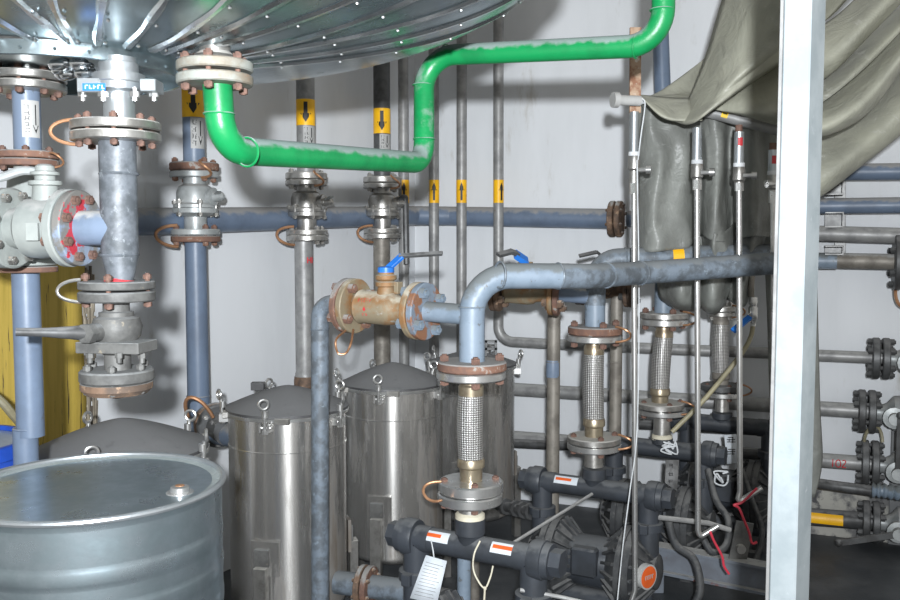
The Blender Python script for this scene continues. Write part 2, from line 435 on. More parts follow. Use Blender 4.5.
# ============================================================ the room
b = MB(); b.box(V((.6, 3.0, -.05)), (7.4, 6.4, .1)); build(b, 'floor', FLOORM, kind='structure')
def wallslab(name, p0, d, nrm, s0, s1, z0, z1, th, mt):
    q0 = p0+d*s0; q1 = p0+d*s1; c = (q0+q1)/2-nrm*th/2
    return build(MB().box(V((c.x, c.y, (z0+z1)/2)), ((q1-q0).length, th, z1-z0), V((d.x, d.y, 0)), ch=.002), name, mt, kind='structure')
CORN = 2.545
wallslab('wall_left', WL0, WLD, WLN, -.55, CORN, 0, 4.0, .15, WALL)
wallslab('wall_right', WR0, WRD, WRN, -.56, 2.6, 0, 4.0, .15, WALL)
wallslab('baseboard_right', WR0+WRN*.02, WRD, WRN, 1.25, 2.58, 0, .24, .02, KERB)

# yellow boards on the left wall
t = thing('painted_board', 'yellow painted wood boarding with dark cracks on the wall at far left', 'board', P(30, 430, LW(30, .015)))
def wallpt(px, py, off): return P(px, py, LW(px, off))
b = MB()
edge = [(-60, 84), (-60, 82), (-60, 86), (-60, 80), (-60, 84)]
rows = []
for off in (.018,):
    for i, py in enumerate([225, 262, 300, 350, 400, 470, 560]):
        rr = 80+[2, 3, -1, 1, 4, 2, 0][i]
        rows.append([wallpt(-40+(rr+40)*j/10, py, off) for j in range(11)])
b.grid(rows); o = build(b, 'board', YELLOW, t); sm = o.modifiers.new('s', 'SOLIDIFY'); sm.thickness = .014; sm.offset = -1
b = MB(); rnd = random.Random(3)
for i in range(7):
    x0 = 82+i*1.9
    for seg in range(4):
        y0 = 262+seg*45+rnd.uniform(0, 14); y1 = y0+rnd.uniform(30, 50)
        b.bar(wallpt(x0+rnd.uniform(-1, 1)+seg*.8, y0, .012), wallpt(x0+rnd.uniform(-1, 1)+seg*.9, y1, .012), .007, .012)
build(b, 'bare_edge_splinters', BAREWOOD, t, label='bare splintered wood edge')

# ============================================================ the tank
TD = 1.95; TC = P(100, 71, TD); TR, TH = 1.0, .30; TZ = CZ+.36
TC = V((TC.x, TC.y, TZ))
tank = thing('storage_tank', 'huge round tank overhead clad in ribbed shiny aluminium sheets', 'tank', TC)
def dish(r): return TH*(1-math.sqrt(max(0, 1-(r/TR)**2)))
prof = [(dish(TR*math.sin(PI/2*i/40)), TR*math.sin(PI/2*i/40)) for i in range(41)]
prof[0] = (0, .001); prof += [(TH+.3, TR), (TH+1.2, TR)]
build(MB().lathe(TC, UP, prof, 120, caps=False), 'cladding', TANKM, tank)
rs = [.22+.78*i/24 for i in range(25)]
NG = 36
for k in range(NG):
    g = 2*PI*(k+.3)/NG
    d = V((math.cos(g), math.sin(g), 0))
    if d.y > .35: continue                 # the far side never shows
    w = random.uniform(-.02, .02); b = MB()
    sd = V((-d.y, d.x, 0))
    rows = []
    for r in rs:
        r = min(r, .999)
        c = TC+d*r+UP*(dish(r))+sd*(w*math.sin(r*5))
        hw = .0055*(1+.25*math.sin(r*37+k))
        rows.append([c-sd*hw*1.6, c-sd*hw*.8-UP*.006, c+sd*hw*.8-UP*.006, c+sd*hw*1.6])
    b.grid(rows)
    for r in rs[1::4]:
        b.sph(TC+d*r+UP*(dish(r)-.006)+sd*(w*math.sin(r*5)+.012), .004, 6, 4)
    build(b, 'seam', SEAM, tank)
b = MB(); b.torus(TC+UP*dish(.995)+UP*.0, UP, .998, .012, 120, 8)
for k in range(60):
    g = 2*PI*k/60; b.sph(TC+V((math.cos(g), math.sin(g), 0))*.93+UP*(dish(.93)-.003), .004, 6, 4)
build(b, 'rim_roll', SEAM, tank)
CC = V((-.83, 1.95, CZ))
b = MB().lathe(CC, UP, [(.40, .249), (.341, .250), (.339, .248), (.341, .246), (.40, .245)], 64, caps=False)
for k in range(26):
    g = 2*PI*k/26; b.sph(CC+V((math.cos(g)*.25, math.sin(g)*.25, .352)), .004, 6, 4)
build(b, 'collar', TANKM, tank, label='shiny sheet metal collar under the tank')
build(MB().torus(CC+UP*.372, UP, .252, .006, 64, 6), 'collar_bead', SEAM, tank)

# nozzles of the tank
LD, MD, GD = 2.0, 1.80, 1.82             # depths: left branch, main branch, green branch
n1 = build(VL(27, LD, [(40, 14), (74, 14)]), 'nozzle', DSTEEL, tank)
vflange(n1, 27, LD, 74, 82, 37, DSTEEL); vbolts(n1, 27, LD, 73, 92, 29, 8, 3.4, RUSTB, .2)
n3 = build(VL(215, GD, [(40, 15), (52, 15), (56, 20), (59, 17), (63, 16)]), 'nozzle', DSTEEL, tank)
vflange(n3, 215, GD, 62, 72, 37, WHITE_RUST); vbolts(n3, 215, GD, 61.5, 86.5, 29, 6, 4.2, RUSTB, .05)
b = MB(); rnd = random.Random(5)
for i in range(16):
    p = P(58+rnd.uniform(0, 34), 62+rnd.uniform(0, 13), MD+rnd.uniform(-.02, .05))
    b.sph(p, rnd.uniform(.008, .017), 8, 6, V((1.3, 1, .8)))
build(b, 'foil_wrap', SEAM, tank, label='crumpled silver foil around the nozzle')

# ============================================================ main column under the tank (valve, blue pipe, drain valve)
X0 = 119
t = thing('bottom_valve', 'bright silver flanged valve bolted right under the tank collar', 'valve', P(X0, 143, MD))
b = VL(X0, MD, [(58, 17), (63, 17), (64, 19), (74, 19), (75, 25), (83, 25), (84, 24), (91, 24), (92, 18), (93, 15), (122, 15)])
build(b, 'valve_body', ZINC, t)
for dx, ww, hh in ((-26, 22, 14), (33, 15, 12)): build(MB().box(P(X0+dx, 87, MD-.02), (m(ww, MD), .05, m(hh, MD))), 'valve_lug', ZINC, t)
o = P(X0-25, 87, MD-.047)
st = build(MB().box(o, (m(22, MD), .002, m(7, MD))), 'name_sticker', HBLUE, t, label='blue sticker with white print')
b = MB()
for i in range(5):
    c_ = o+V((m(-8+4*i, MD), -.0014, 0)); h_ = m(1.9, MD)
    b.bar(c_-UP*h_, c_+UP*h_, m(.9, MD), .0008, V((0, -1, 0)))
    zz_ = UP*h_*(.8, -.8, .1, .8, -.8)[i]
    b.bar(c_+zz_, c_+zz_+V((m(2.2, MD), 0, 0)), m(.9, MD), .0008, V((0, -1, 0)))
build(b, 'sticker_print', PAPER, st)
for dx, dy in ((-36, 0), (-16, -.07), (16, -.07), (35, -.02)):
    p = P(X0+dx, 97, MD+dy*.6); b = MB(); h = m(1, MD)
    b.hexp(p, p+UP*h*5, h*4.8); b.cyl(p+UP*h*5, p+UP*h*9, h*2.4, 10); b.cyl(p-UP*h*4, p, h*2.6, 10)
    build(b, 'bolt', STEEL, t)
vflange(t, X0-3, MD, 122, 131, 43, DSTEEL)
vbolts(t, X0-3, MD, 121, 143, 34, 8, 3.5, RUSTB, .3)
jumper(t, P(X0-42, 132, MD-.02), V((-1, -.3, 0)), UP, m(22, MD))

t = thing('blue_tee_pipe', 'mottled blue-grey vertical tee pipe hanging under the bright silver valve', 'pipe', P(X0, 300, MD))
b = VL(X0, MD, [(141, 18), (255, 18), (280, 12.5), (284, 12.5)])
for y in (174, 255): beadrun(b, P(X0, y, MD), UP, m(18, MD))
build(b, 'pipe_run', TEEM, t)
ax = V((math.cos(.2), -math.sin(.2), 0)); pc = P(X0, 228, MD)
fo = P(76, 228, MD+.01); fo = V((fo.x, fo.y, pc.z))
b = MB().cyl(fo, pc, m(17.5, MD), 28); build(b, 'branch_pipe', BLUEV, t)
vflange(t, X0-3, MD, 133, 142, 43, DSTEEL)
flange(t, fo-ax*.004, ax, m(38, MD), .018, REDPATCH, label='flange splashed with red paint')
vflange(t, X0-2, MD, 281, 289, 37, VALVED)
bd = MB().lathe(P(X0, 282, MD), UP, [(0, m(15, MD)), (m(4, MD), m(13, MD))], 28); build(bd, 'red_paint_ring', REDP, t, label='red painted ring above the flange')
vbolts(t, X0-2, MD, 279, 302, 30, 4, 3.8, RUSTB, .1)

# big pale valve at the left
t = thing('gate_valve', 'large pale grey valve lying sideways at left edge with lugs and bolts', 'valve', fo-ax*.2)
q = fo-ax*.004; k = m(1, MD)
flange(t, q-ax*.021, ax, 39*k, .019, VALVEG)
b = MB().lathe(q-ax*.021, -ax, [(0, 30*k), (.012, 29*k), (.05, 31*k), (.075, 30*k), (.09, 22*k), (.115, 20*k), (.12, 30*k)], 36); build(b, 'valve_body', VALVEG, t)
flange(t, q-ax*.165, ax, 41*k, .03, VALVEG)
b = MB().lathe(q-ax*.165, -ax, [(0, 34*k), (.05, 32*k), (.10, 25*k), (.13, 25*k)], 36); build(b, 'valve_rear', VALVEG, t)
bolts(t, q, ax, 30*k, 8, -.021, .016, 4.6*k, RUSTB, .45)
bolts(t, q-ax*.165, ax, 34*k, 8, -.01, .032, 4.2*k, DSTEEL, .5)
sc = q-ax*.062
b = MB().lathe(sc, UP, [(20*k, 14*k), (42*k, 12*k), (43*k, 16*k), (47*k, 16*k), (48*k, 10*k), (52*k, 10*k), (53*k, 14*k), (56*k, 14*k), (57*k, 10*k), (62*k, 9*k), (64*k, 6*k)], 24); build(b, 'bonnet', VALVEG, t)
b = MB(); b.box(sc+V((.002, -.066, -.008)), (12*k, .01, 17*k)); build(b, 'cast_badge', VALVEG, t)
hp = sc+UP*55*k
build(MB().tube(smooth_path([hp, hp+V((-.04, -.01, .004)), hp+V((-.09, -.02, -.012)), hp+V((-.17, -.03, -.02))]), .009, 10), 'lever', VALVEC, t)

# drain valve below
t = thing('drain_valve', 'grimy grey drain valve with blind flange and long lever pointing left', 'valve', P(X0-2, 395, MD))
vflange(t, X0-2, MD, 291, 301, 37, VALVED)
build(VL(X0-2, MD, [(300, 13), (311, 13), (312, 17), (316, 17), (318, 22), (326, 25), (336, 23), (340, 20), (352, 17), (354, 13), (369, 13)]), 'valve_body', VALVED, t)
c = P(X0-2, 346, MD-.015); b = MB().box(c, (m(66, MD), m(40, MD), m(11, MD)), V((1, -.15, 0))); build(b, 'split_flange', VALVED, t)
for dx, dy in ((-27, -.04), (2, -.06), (25, -.03)):
    p = P(X0-2+dx, 358, MD+dy); b = MB(); b.hexp(p, p+UP*m(5, MD), m(4, MD)); b.cyl(p-UP*m(5, MD), p, m(2.6, MD), 10); build(b, 'bolt', VALVED, t)
hb = P(91, 333, MD-.06)
b = MB().cyl(P(112, 330, MD), hb, m(9, MD), 20); b.cyl(hb, hb+(hb-P(112, 330, MD)).normalized()*.018, m(10, MD), 6); build(b, 'stem', VALVED, t)
b = MB(); e = P(16, 332, MD-.10); b.tube([hb, hb.lerp(e, .25), hb.lerp(e, .6), e], .0, 12, rs=[m(9, MD), m(6.5, MD), m(4.5, MD), m(4, MD)]); build(b, 'lever', DKPIPE, t)
vflange(t, X0-2, MD, 369, 381, 36, VALVED)
build(VL(X0-2, MD, [(382, 35), (388, 35), (393, 30), (394, 8), (397, 8), (398, 4)]), 'blind_cap', DRUST, t)
vbolts(t, X0-2, MD, 368, 387, 29, 6, 3.8, VALVED, .2)
jumper(t, P(X0-38, 291, MD-.03), V((-1, -.2, 0)), UP, m(20, MD), DSTEEL)

# ============================================================ left branch (behind the big valve)
t = thing('labelled_branch_pipe', 'short blue-grey pipe with white arrow label at upper left', 'pipe', P(27, 170, LD))
build(VL(27, LD, [(84, 13), (158, 13)]), 'pipe_run', BLUEV, t)
vflange(t, 27, LD, 84, 92, 37, DSTEEL); vflange(t, 27, LD, 152, 159, 30, RUSTM)
o = P(27, 116, LD); ref = tocam(o); r = m(13, LD)*1.015
lab = build(cylpatch(o, UP, r, ref, -m(5, LD), m(13, LD), -m(22, LD), m(14, LD)), 'white_label', WLABEL, t)
build(cylpoly(o, UP, r*1.012, ref, glyphs(-m(3, LD), m(3, LD), -m(18, LD), m(10, LD), 5, True, 2)), 'lettering', BLACK, lab)
w = m(1, LD)
build(cylpoly(o, UP, r*1.012, ref, [rectp(7.6*w, 8.8*w, -10*w, 10*w), [(5*w, -10*w), (8.2*w, -18*w), (11.4*w, -10*w)]]), 'arrow', BLACK, lab)
t = thing('branch_valve', 'pale grey upright valve with rusty flange behind the large sideways valve', 'valve', P(27, 200, LD))
vflange(t, 27, LD, 160, 167, 30, RUSTM)
build(VL(27, LD, [(167, 11), (172, 11), (180, 17), (215, 20), (245, 16), (256, 13), (262, 13)]), 'valve_body', VALVEG, t)
vflange(t, 27, LD, 258, 265, 28, VALVEG); vbolts(t, 27, LD, 152, 167, 24, 6, 3, RUSTB)
jumper(t, P(50, 160, LD-.05), V((1, -.3, 0)), UP, m(13, LD), tilt=.3)
t = thing('blue_downpipe', 'thick slate blue pipe running down in front of the yellow boards', 'pipe', P(28, 600, LD))
b = VL(28, LD, [(262, 13.2), (436, 13.2)]); beadrun(b, P(28, 428, LD), UP, m(13, LD))
b = VL(28, LD, [(428, 12), (700, 12)], 28, b)
build(b, 'pipe_run', BLUE, t); vflange(t, 28, LD, 266, 272, 28, RUSTM)
tag(build(MB().tube(smooth_path([P(-40, 372, 2.5), P(-4, 397, 2.5), P(12, 414, 2.52), P(24, 432, 2.56), P(30, 470, 2.6)]), .012, 10), 'hose', HOSEM, loc=P(0, 400, 2.5)), 'thin olive hose drooping before the yellow boards', 'hose')

# ============================================================ green pipe
t = thing('green_pipe', 'bright green dusty pipe zigzagging across from the tank flange', 'pipe', P(215, 86, GD))
path = [P(217, 80, GD), P(222, 150, GD), P(424, 163, 2.55), P(424, 56, 2.62), P(663, 45, 2.3), P(664, -60, 2.3)]
rg = .0292
cl = arcpts(path, [.085, .075, .085, .085], 10)
b = MB().tube(cl, rg, 24)
for q, dr in ((P(219, 114, GD), V((0, 0, 1))), (P(247, 152, GD+.03), path[2]-path[1]), (P(424, 139, 2.56), UP), (P(423, 85, 2.6), UP), (P(446, 55, 2.6), path[4]-path[3]), (P(636, 46.5, 2.33), path[4]-path[3]), (P(662, 10, 2.3), UP)):
    beadrun(b, q, dr, rg)
build(b, 'pipe_run', GREEN, t)
vflange(t, 215, GD, 75.5, 85.5, 37, WHITE_RUST)

# ============================================================ three vertical pipes with valves on the left wall
def wall_riser(px, D, k, yl, mats, lbl, ylab, ywhite, ybot, seed):
    global AXY
    AXY = 150
    pu, pd, fr, fv, vb = mats
    yt = yl; s = lambda y: yt+y*k; r = 10.6*k
    t = thing('wall_pipe', lbl[0], 'pipe', P(px, s(8), D))
    build(VL(px, D, [(-60, r), (yt+4, r)]), 'pipe_run', pu, t)
    vflange(t, px, D, s(0), s(8), 24*k, fr)
    o = P(px, ylab[1], D); o.x = P(px, AXY, D).x; ref = tocam(o)
    arrow_label(t, o, m(r, D), 0, zz(px, ylab[0], D)-o.z, False, ref)
    o = P(px, (ywhite[0]+ywhite[1])/2, D); o.x = P(px, AXY, D).x; rr = m(r, D)*1.015; h = m((ywhite[1]-ywhite[0])/2, D); w = m(k, D)
    lab = build(cylpatch(o, UP, rr, ref, -3*w, 13*w, -h, h), 'white_label', WLABEL, t)
    build(cylpoly(o, UP, rr*1.012, ref, glyphs(-2*w, 3.4*w, -h*.9, h*.9, 4, True, seed)), 'lettering', BLACK, lab)
    build(cylpoly(o, UP, rr*1.012, ref, [rectp(6.4*w, 7.6*w, -h*.2, h*.8), [(4.5*w, -h*.2), (7*w, -h*.8), (9.5*w, -h*.2)]]), 'arrow', BLACK, lab)
    v = thing('ball_valve', lbl[1], 'valve', P(px, s(72), D), 'flanged valves on the left wall')
    vflange(v, px, D, s(8.6), s(15), 24*k, fv)
    build(VL(px, D, [(s(14), 11*k), (s(21), 11*k), (s(24), 16*k), (s(30), 18*k), (s(40), 18*k), (s(42), 21*k), (s(45), 21*k)]), 'upper_body', vb, v)
    build(VL(px, D, [(s(45.5), 22*k), (s(50), 22*k), (s(52), 18*k), (s(54), 11*k), (s(67), 11*k)]), 'lower_body', vb, v)
    vbolts(v, px, D, s(41), s(50), 20.5*k, 6, 2.6*k, DSTEEL, .5)
    vflange(v, px, D, s(66), s(72), 24*k, fv)
    vbolts(v, px, D, s(0), s(15), 20.5*k, 4, 2.8*k, fr if fr is RUSTM else DSTEEL, .75)
    ds = V((.95, -.3, 0)).normalized(); sc = P(px, s(34), D)
    b = MB().lathe(sc+ds*m(14*k, D), ds, [(0, m(7*k, D)), (m(6*k, D), m(7*k, D)), (m(6.5*k, D), m(9*k, D)), (m(9*k, D), m(9*k, D)), (m(9.5*k, D), m(5*k, D)), (m(18*k, D), m(4.4*k, D)), (m(20*k, D), m(2*k, D))], 16)
    build(b, 'stem', vb, v)
    e = sc+ds*m(28*k, D)
    if seed == 3:
        lv = arcpts([e-ds*.02, e+UP*.03, e+UP*.03+ds*.015, e+ds*.02-UP*m(60, D)], .02)
        build(MB().tube(lv, m(3, D), 10), 'lever', DKPIPE, v)
    else:
        build(MB().bar(e-ds*.012+UP*m(2, D), e+ds*.03+V((0, -.09, m(5*k, D))), .018, .006), 'lever', VALVEC, v)
    ja = P(px, s(7.5), D); jd = V((.55, -.83, 0)).normalized()
    jumper(v, ja+jd*m(24*k, D)*.95, jd, UP, m(15*k, D), tilt=.35)
    jd = V((-.45, -.9, 0)).normalized(); ja = P(px, s(73), D)
    jumper(v, ja+jd*m(24*k, D)*.95, V((-.8, -.5, 0)), UP, m(19*k, D), tilt=.2)
    l = thing('wall_pipe', lbl[2], 'pipe', P(px, 600, D))
    vflange(l, px, D, s(72.6), s(79), 24*k, fr)
    vbolts(l, px, D, s(66), s(79), 20.5*k, 4, 2.8*k, fr if fr is RUSTM else DSTEEL, .75)
    AXY = None
    return t, v, l
mt1 = (BLUEV, BLUE, RUSTM, VALVEC, VALVEC)
D1, D2, D3 = LW(196, .16), LW(306, .17), LW(382, .17)
_, _, l1 = wall_riser(194, D1, 1, 163, mt1, ('blue-grey wall pipe with yellow down arrow beside the green flange', 'pale grey valve between rusty flanges on the wall, nearest the green elbow', 'slate blue pipe going down the wall to the front vessels'), (88, 118), (119, 149), 430, 1)
b = VL(197, D1, [(240, 10.6), (405, 11)]); q0 = P(198, 398, D1)
b.tube(arcpts([q0, P(198, 432, D1), P(240, 436, D1-.35)], .10), m(10.8, D1), 20); beadrun(b, P(198, 396, D1), UP, m(10.8, D1))
build(b, 'pipe_run', BLUE, l1)
mt2 = (GALV, GALV, DSTEEL, DSTEEL, DSTEEL)
_, _, l2 = wall_riser(306, D2, .86, 173, mt2, ('grey wall pipe with yellow down arrow dropping behind green pipe', 'steel valve below the green pipe, middle of three wall valves', 'bare grey wall pipe marked in red, ending behind the front steel vessel'), (100, 126), (127, 146), 375, 2)
build(VL(305.5, D2, [(238, 9.1), (372, 9.1), (373, 9.8), (377, 9.8), (378, 9), (640, 9)]), 'pipe_run', GALV, l2)
build(VL(305.5, D2, [(376, 11), (380, 11.5), (386, 11.5), (388, 10)]), 'rusty_clamp', DRUST, l2)
o = P(305.5, 260, D2); w = m(1, D2); rr = m(9.1, D2)*1.012
build(cylpoly(o, UP, rr, tocam(o), [rectp(1.4*w, 2.8*w, -3*w, 3*w), rectp(2.8*w, 5*w, -.6*w, .8*w), rectp(5*w, 6.4*w, -3*w, 3*w), rectp(7*w, 8*w, -3*w, 3*w)]), 'red_mark', REDP, l2)
_, _, l3 = wall_riser(382, D3, .78, 177, (DKPIPE, GALV, DSTEEL, DSTEEL, DSTEEL), ('dark grey wall pipe with yellow down arrow in the room corner', 'steel valve with hanging dark lever in the room corner', 'grey wall pipe passing behind the blue-handled rusty valve'), (109, 134), (135, 150), 365, 3)
build(VL(382.5, D3, [(236, 8.3), (640, 8.3)]), 'pipe_run', BROWNPIPE, l3)

# black coupling between that pipe and the front vessel
t = thing('pipe_coupling', 'dark flanged coupling tucked left of the front steel vessel', 'coupling', P(216, 425, 3.2))
o = P(222, 428, 3.3); a = V((.5, -.85, 0)).normalized()
flange(t, o-a*.1, a, m(22, 3.3), .03, DRUST); flange(t, o-a*.06, a, m(22, 3.3), .03, DKPIPE)
build(MB().cyl(o-a*.2, o+a*.07, m(14, 3.3), 24), 'coupling_neck', DKPIPE, t); bolts(t, o, a, m(18, 3.3), 6, -.1, -.03, .008, DSTEEL)
jumper(t, o+V((-.05, -.1, .06)), V((-.3, -.4, 1)), V((1, 0, 0)), .08)

# ============================================================ thin vertical pipes in the corner
def thin_pipe(px, D, y1, lbl, lab=True, mt=GALV, smid=0, path=None):
    t = thing('thin_wall_pipe', lbl, 'pipe', P(px, y1, D)); r = m(5.1, D)
    if path: b = MB().tube(arcpts([P(px, -60, D)]+path, .08, 8), r, 20)
    else: b = VL(px, D, [(-60, 5.1), (y1, 5.1)])
    build(b, 'pipe_run', mt, t)
    if lab:
        o = P(px, 203, D); arrow_label(t, o, r, 0, zz(px, 180, D)-o.z, True, tocam(o), smid=smid)
    return t
DC = [RW(434, .16), RW(461, .16), RW(498, .16)]
thin_pipe(404, 4.72, 640, 'thin grey pipe right beside the corner valve with hanging lever')
thin_pipe(434, DC[0], 640, 'thin grey pipe with yellow up arrow beside the green vertical section')
thin_pipe(461.5, DC[1], 640, 'thin grey pipe with yellow up arrow, middle of three alone on the wall')
DP = lambda px, off=.14: RW(px, off)
thin_pipe(498.5, DC[2], 345, 'thin grey pipe with up arrow that elbows right low on the wall', smid=m(3.2, DC[2]),
          path=[P(498.5, 341, DC[2]), P(560, 344.5, DP(560, .16)), P(882, 358, DP(882, .16))])

# ============================================================ long wall pipes
def long_pipe(pts, rpx, D, mt, lbl, name='wall_pipe', R=.12):
    t = thing(name, lbl, 'pipe', pts[0])
    build(MB().tube(arcpts(pts, R, 8) if len(pts) > 2 else pts, m(rpx, D), 24), 'pipe_run', mt, t)
    return t
cx = P(416, 216, 5.0)
DB = LW(140, .07)
bp = long_pipe([P(60, 224, LW(60, .07)), P(140, 221.7, LW(140, .07)), P(350, 217, LW(350, .07)), P(414, 215.6, 4.98), P(450, 216, RW(450, .07)), P(617, 219, RW(617, .07))], 10, 4.7, BLUE, 'slate blue pipe running level along both walls behind the uprights', R=.06)
a = V((WRD.x, WRD.y, 0)); o = P(610, 219, RW(610, .07)); D = RW(610, .07)
for off in (0, .035): flange(bp, o+a*off, a, m(18, D), .028, DRUST)
bolts(bp, o, a, m(14, D), 6, 0, .063, .008, DRUST)
long_pipe([P(628, 219, RW(628, .07)), P(720, 219, RW(720, .09))], 8.5, 4.4, BLUE, 'short slate blue pipe stub disappearing behind the plastic sheets')
def wall_level(y0, x0, y1, x1, rpx, mt, lbl, off=.13):
    D1 = RW(x1, off); return long_pipe([P(x0, y0, RW(x0, off)), P(x1, y1, D1)], rpx, D1, mt, lbl)
long_pipe([P(660, 20, 4.45), P(663, 100, 4.45), P(664, 320, 4.45)], 8, 4.45, BLUE, 'dark blue upright pipe behind the right green elbow')
u1 = wall_level(173.5, 700, 171, 960, 8.6, BLUE, 'topmost slate blue pipe on the wall right of the post', .16)
u2 = wall_level(207.5, 700, 204.5, 960, 8.2, BLUE, 'slate blue pipe second from top on the wall right of the post', .16)
u3 = wall_level(230, 700, 237.5, 960, 8.2, GALV, 'pale grey pipe third from top on the wall right of the post', .16)
u4 = wall_level(258, 700, 262, 904, 8, BROWNPIPE, 'speckled grey pipe fourth from top ending in a black flange', .16)
D = RW(832, .16); w = V((WRD.x, WRD.y, 0))
o = P(830, 261, D); build(MB().cyl(o-w*.05, o+w*.03, m(8.2, D), 24), 'blue_tape', LBLUE, u4)
p2 = wall_level(386.5, 470, 411.5, 869, 7.6, GALV, 'grey level pipe across the wall, second of the low wall pipes')
p3 = wall_level(434, 470, 464, 872, 7.6, GALV, 'grey level wall pipe marked in red near its valve')
o = P(839, 462, RW(839, .13)); r = m(7.6, RW(832, .13))*1.01
n = V((-o.x, -o.y, 0)); n = (n-V((WRD.x, WRD.y, 0))*n.dot(V((WRD.x, WRD.y, 0)))).normalized()
k_ = m(1, 4.1); rd = MB(); al = V((WRD.x, WRD.y, 0)); sd = al.cross(n).normalized()
for st_ in ([(-6, 4), (-6.3, -4)], [(-1, 4), (-3, 2), (-3, -2), (-1, -4), (1, -3), (1.4, 0), (.6, 3), (-1, 4)], [(3, 3), (4.5, 4), (6, 3), (5.6, 1), (3, -3.6), (6.6, -3.8)]):
    pp = smooth_path([V((x, y, 0)) for x, y in st_], 5)
    rd.tube([o+al*q.x*k_+(n*math.cos(-q.y*k_/r)+sd*math.sin(-q.y*k_/r))*r for q in pp], k_*.55, 6)
build(rd, 'red_number', REDP, p3, label='hand-painted red digits')
p4 = wall_level(516, 800, 521.5, 872, 9, DKPIPE, 'dark low pipe with yellow tape near the floor at right', .13)
D = RW(832, .13); o = P(829, 519, D)
build(cylpatch(o, w, m(9.2, D), V((-o.x, -o.y, .8)), -m(6, D), m(5, D), -m(17, D), m(13, D), 8), 'yellow_tape', YTAPE, p4)
tag(build(MB().tube(smooth_path([P(800, 481, 4.1), P(835, 486, 4.08), P(872, 491, 4.02), P(905, 496, 3.98)]), m(5.5, 4), 14), 'sloping_pipe', DKPIPE, loc=P(860, 490, 4.05)), 'thin dark pipe sloping down between the two lowest valves', 'pipe')
tag(build(MB().tube(smooth_path([P(872, 490, 3.98), P(884, 491, 3.96), P(898, 493, 3.95)]), .0, 14, rs=[.03+.006*math.sin(i*1.7) for i in range(17)]), 'wrapped_bundle', LBLUE, loc=P(884, 495, 3.97)), 'pale wrapped joint at the end of the sloping dark pipe', 'pipe joint')
for x0, y0, x1, y1, rp, l in ((505, 443, 770, 455, 5, 'slim dark pipe low on the wall just behind the pumps'), (640, 424, 770, 431, 5.5, 'slim dark pipe above the rear pump manifold')):
    wall_level(y0, x0, y1, x1, rp, DKPIPE, l, .22)

# strut carrying the upper right pipes
t = thing('pipe_strut', 'grey steel strut with square arms carrying the upper right wall pipes', 'bracket', P(836, 300, RW(836, .02)))
D = RW(838, .03)
build(MB().bar(P(840, 168, D), P(840, 268, D), .05, .03, V((WRN.x, WRN.y, 0))), 'upright', GALV, t)
for y0, y1 in ((181, 195), (213, 227), (246, 254)):
    c = P(834, (y0+y1)/2, RW(834, .12)); h = m(y1-y0, 4.15)
    b = MB()
    for dz in (-h/2, h/2): b.box(c+UP*dz, (m(17, 4.15), .16, .006), V((WRD.x, WRD.y, 0)))
    b.box(c+V((WRD.x, WRD.y, 0))*m(8, 4.15), (.006, .16, h), V((WRD.x, WRD.y, 0)))
    b.box(c+V((WRN.x, WRN.y, 0))*-.06, (m(17, 4.15), .01, h), V((WRD.x, WRD.y, 0)))
    build(b, 'support_arm', GALV, t)

# ============================================================ valves at the right end of the wall pipes
def end_valve(px, py, off, R, lbl, lever, loop, mtf=DKPIPE, pipe=None):
    D = RW(px, off); a = V((WRD.x, WRD.y, 0)); o = P(px, py, D); k = m(1, D)/.86
    t = thing('lever_valve', lbl, 'valve', o, 'lever valves at the right edge')
    if pipe: flange(pipe, o-a*8*k, a, R*k*.9, 6*k, mtf); pr = pipe
    flange(t, o+a*0*k, a, R*k*.9, 6*k, mtf)
    bolts(t, o, a, R*k*.72, 6, -8*k, 6*k, 2.8*k, mtf, .5)
    b = MB().lathe(o+a*6*k, a, [(0, 7*k), (5*k, 7*k), (9*k, 9*k), (14*k, 15*k), (24*k, 16*k), (25*k, 19*k), (28*k, 19*k), (29*k, 14*k), (40*k, 10*k), (46*k, 10*k)], 24)
    build(b, 'valve_body', VALVEC, t)
    flange(t, o+a*50*k, a, R*k*.9, 6*k, mtf)
    n = V((WRN.x, WRN.y, 0)); s = o+a*19*k
    b = MB().lathe(s+n*14*k, n, [(0, 7*k), (8*k, 7*k), (8.5*k, 9*k), (11*k, 9*k), (11.5*k, 5*k), (18*k, 5*k)], 16); build(b, 'stem', VALVEC, t)
    if lever:
        q = s+n*29*k; e = q+a*lever[0]*k+UP*lever[1]*k+n*4*k
        b = MB(); b.bar(q, e, 5*k, 4*k, n); b.sph(e, 3.4*k); build(b, 'lever', DKPIPE, t)
    if loop: jumper(t, o+UP*R*k*.9*loop+a*1*k+n*4*k, UP*loop+n*.15, a, 13*k, HOSEM if loop > 0 else COPPER, .2, 1.4*k)
    return t
SH = [o for o in COL.objects if o.get('label', '').startswith('thin grey pipe with up arrow')][0]
end_valve(882, 358.5, .16, 20, 'dark flanged valve on the highest low wall pipe at right edge', None, 0, pipe=SH)
end_valve(868, 411.5, .13, 21, 'dark flanged valve with bulky steel body, second up from the red-marked pipe', None, 0, pipe=p2)
end_valve(871, 464, .13, 23, 'flanged valve with raised lever and wire loop on the red-marked pipe', (0, 50), 1, pipe=p3)
end_valve(872, 521.5, .13, 20, 'lowest flanged valve whose lever points left over the yellow tape', (-46, -12), 0, pipe=p4)
end_valve(904, 262, .16, 27, 'black flanged joint with copper loop at upper right edge', None, -1, pipe=u4)
t = build(MB().box(P(925, 480, RW(925, .025))+V((0, 0, -.16)), (.30, .05, 1.0), V((WRD.x, WRD.y, 0))), 'steel_column', CABIN, loc=P(905, 573, 3.95)); tag(t, 'dark grey square column standing behind the lever valves at right edge', 'column')

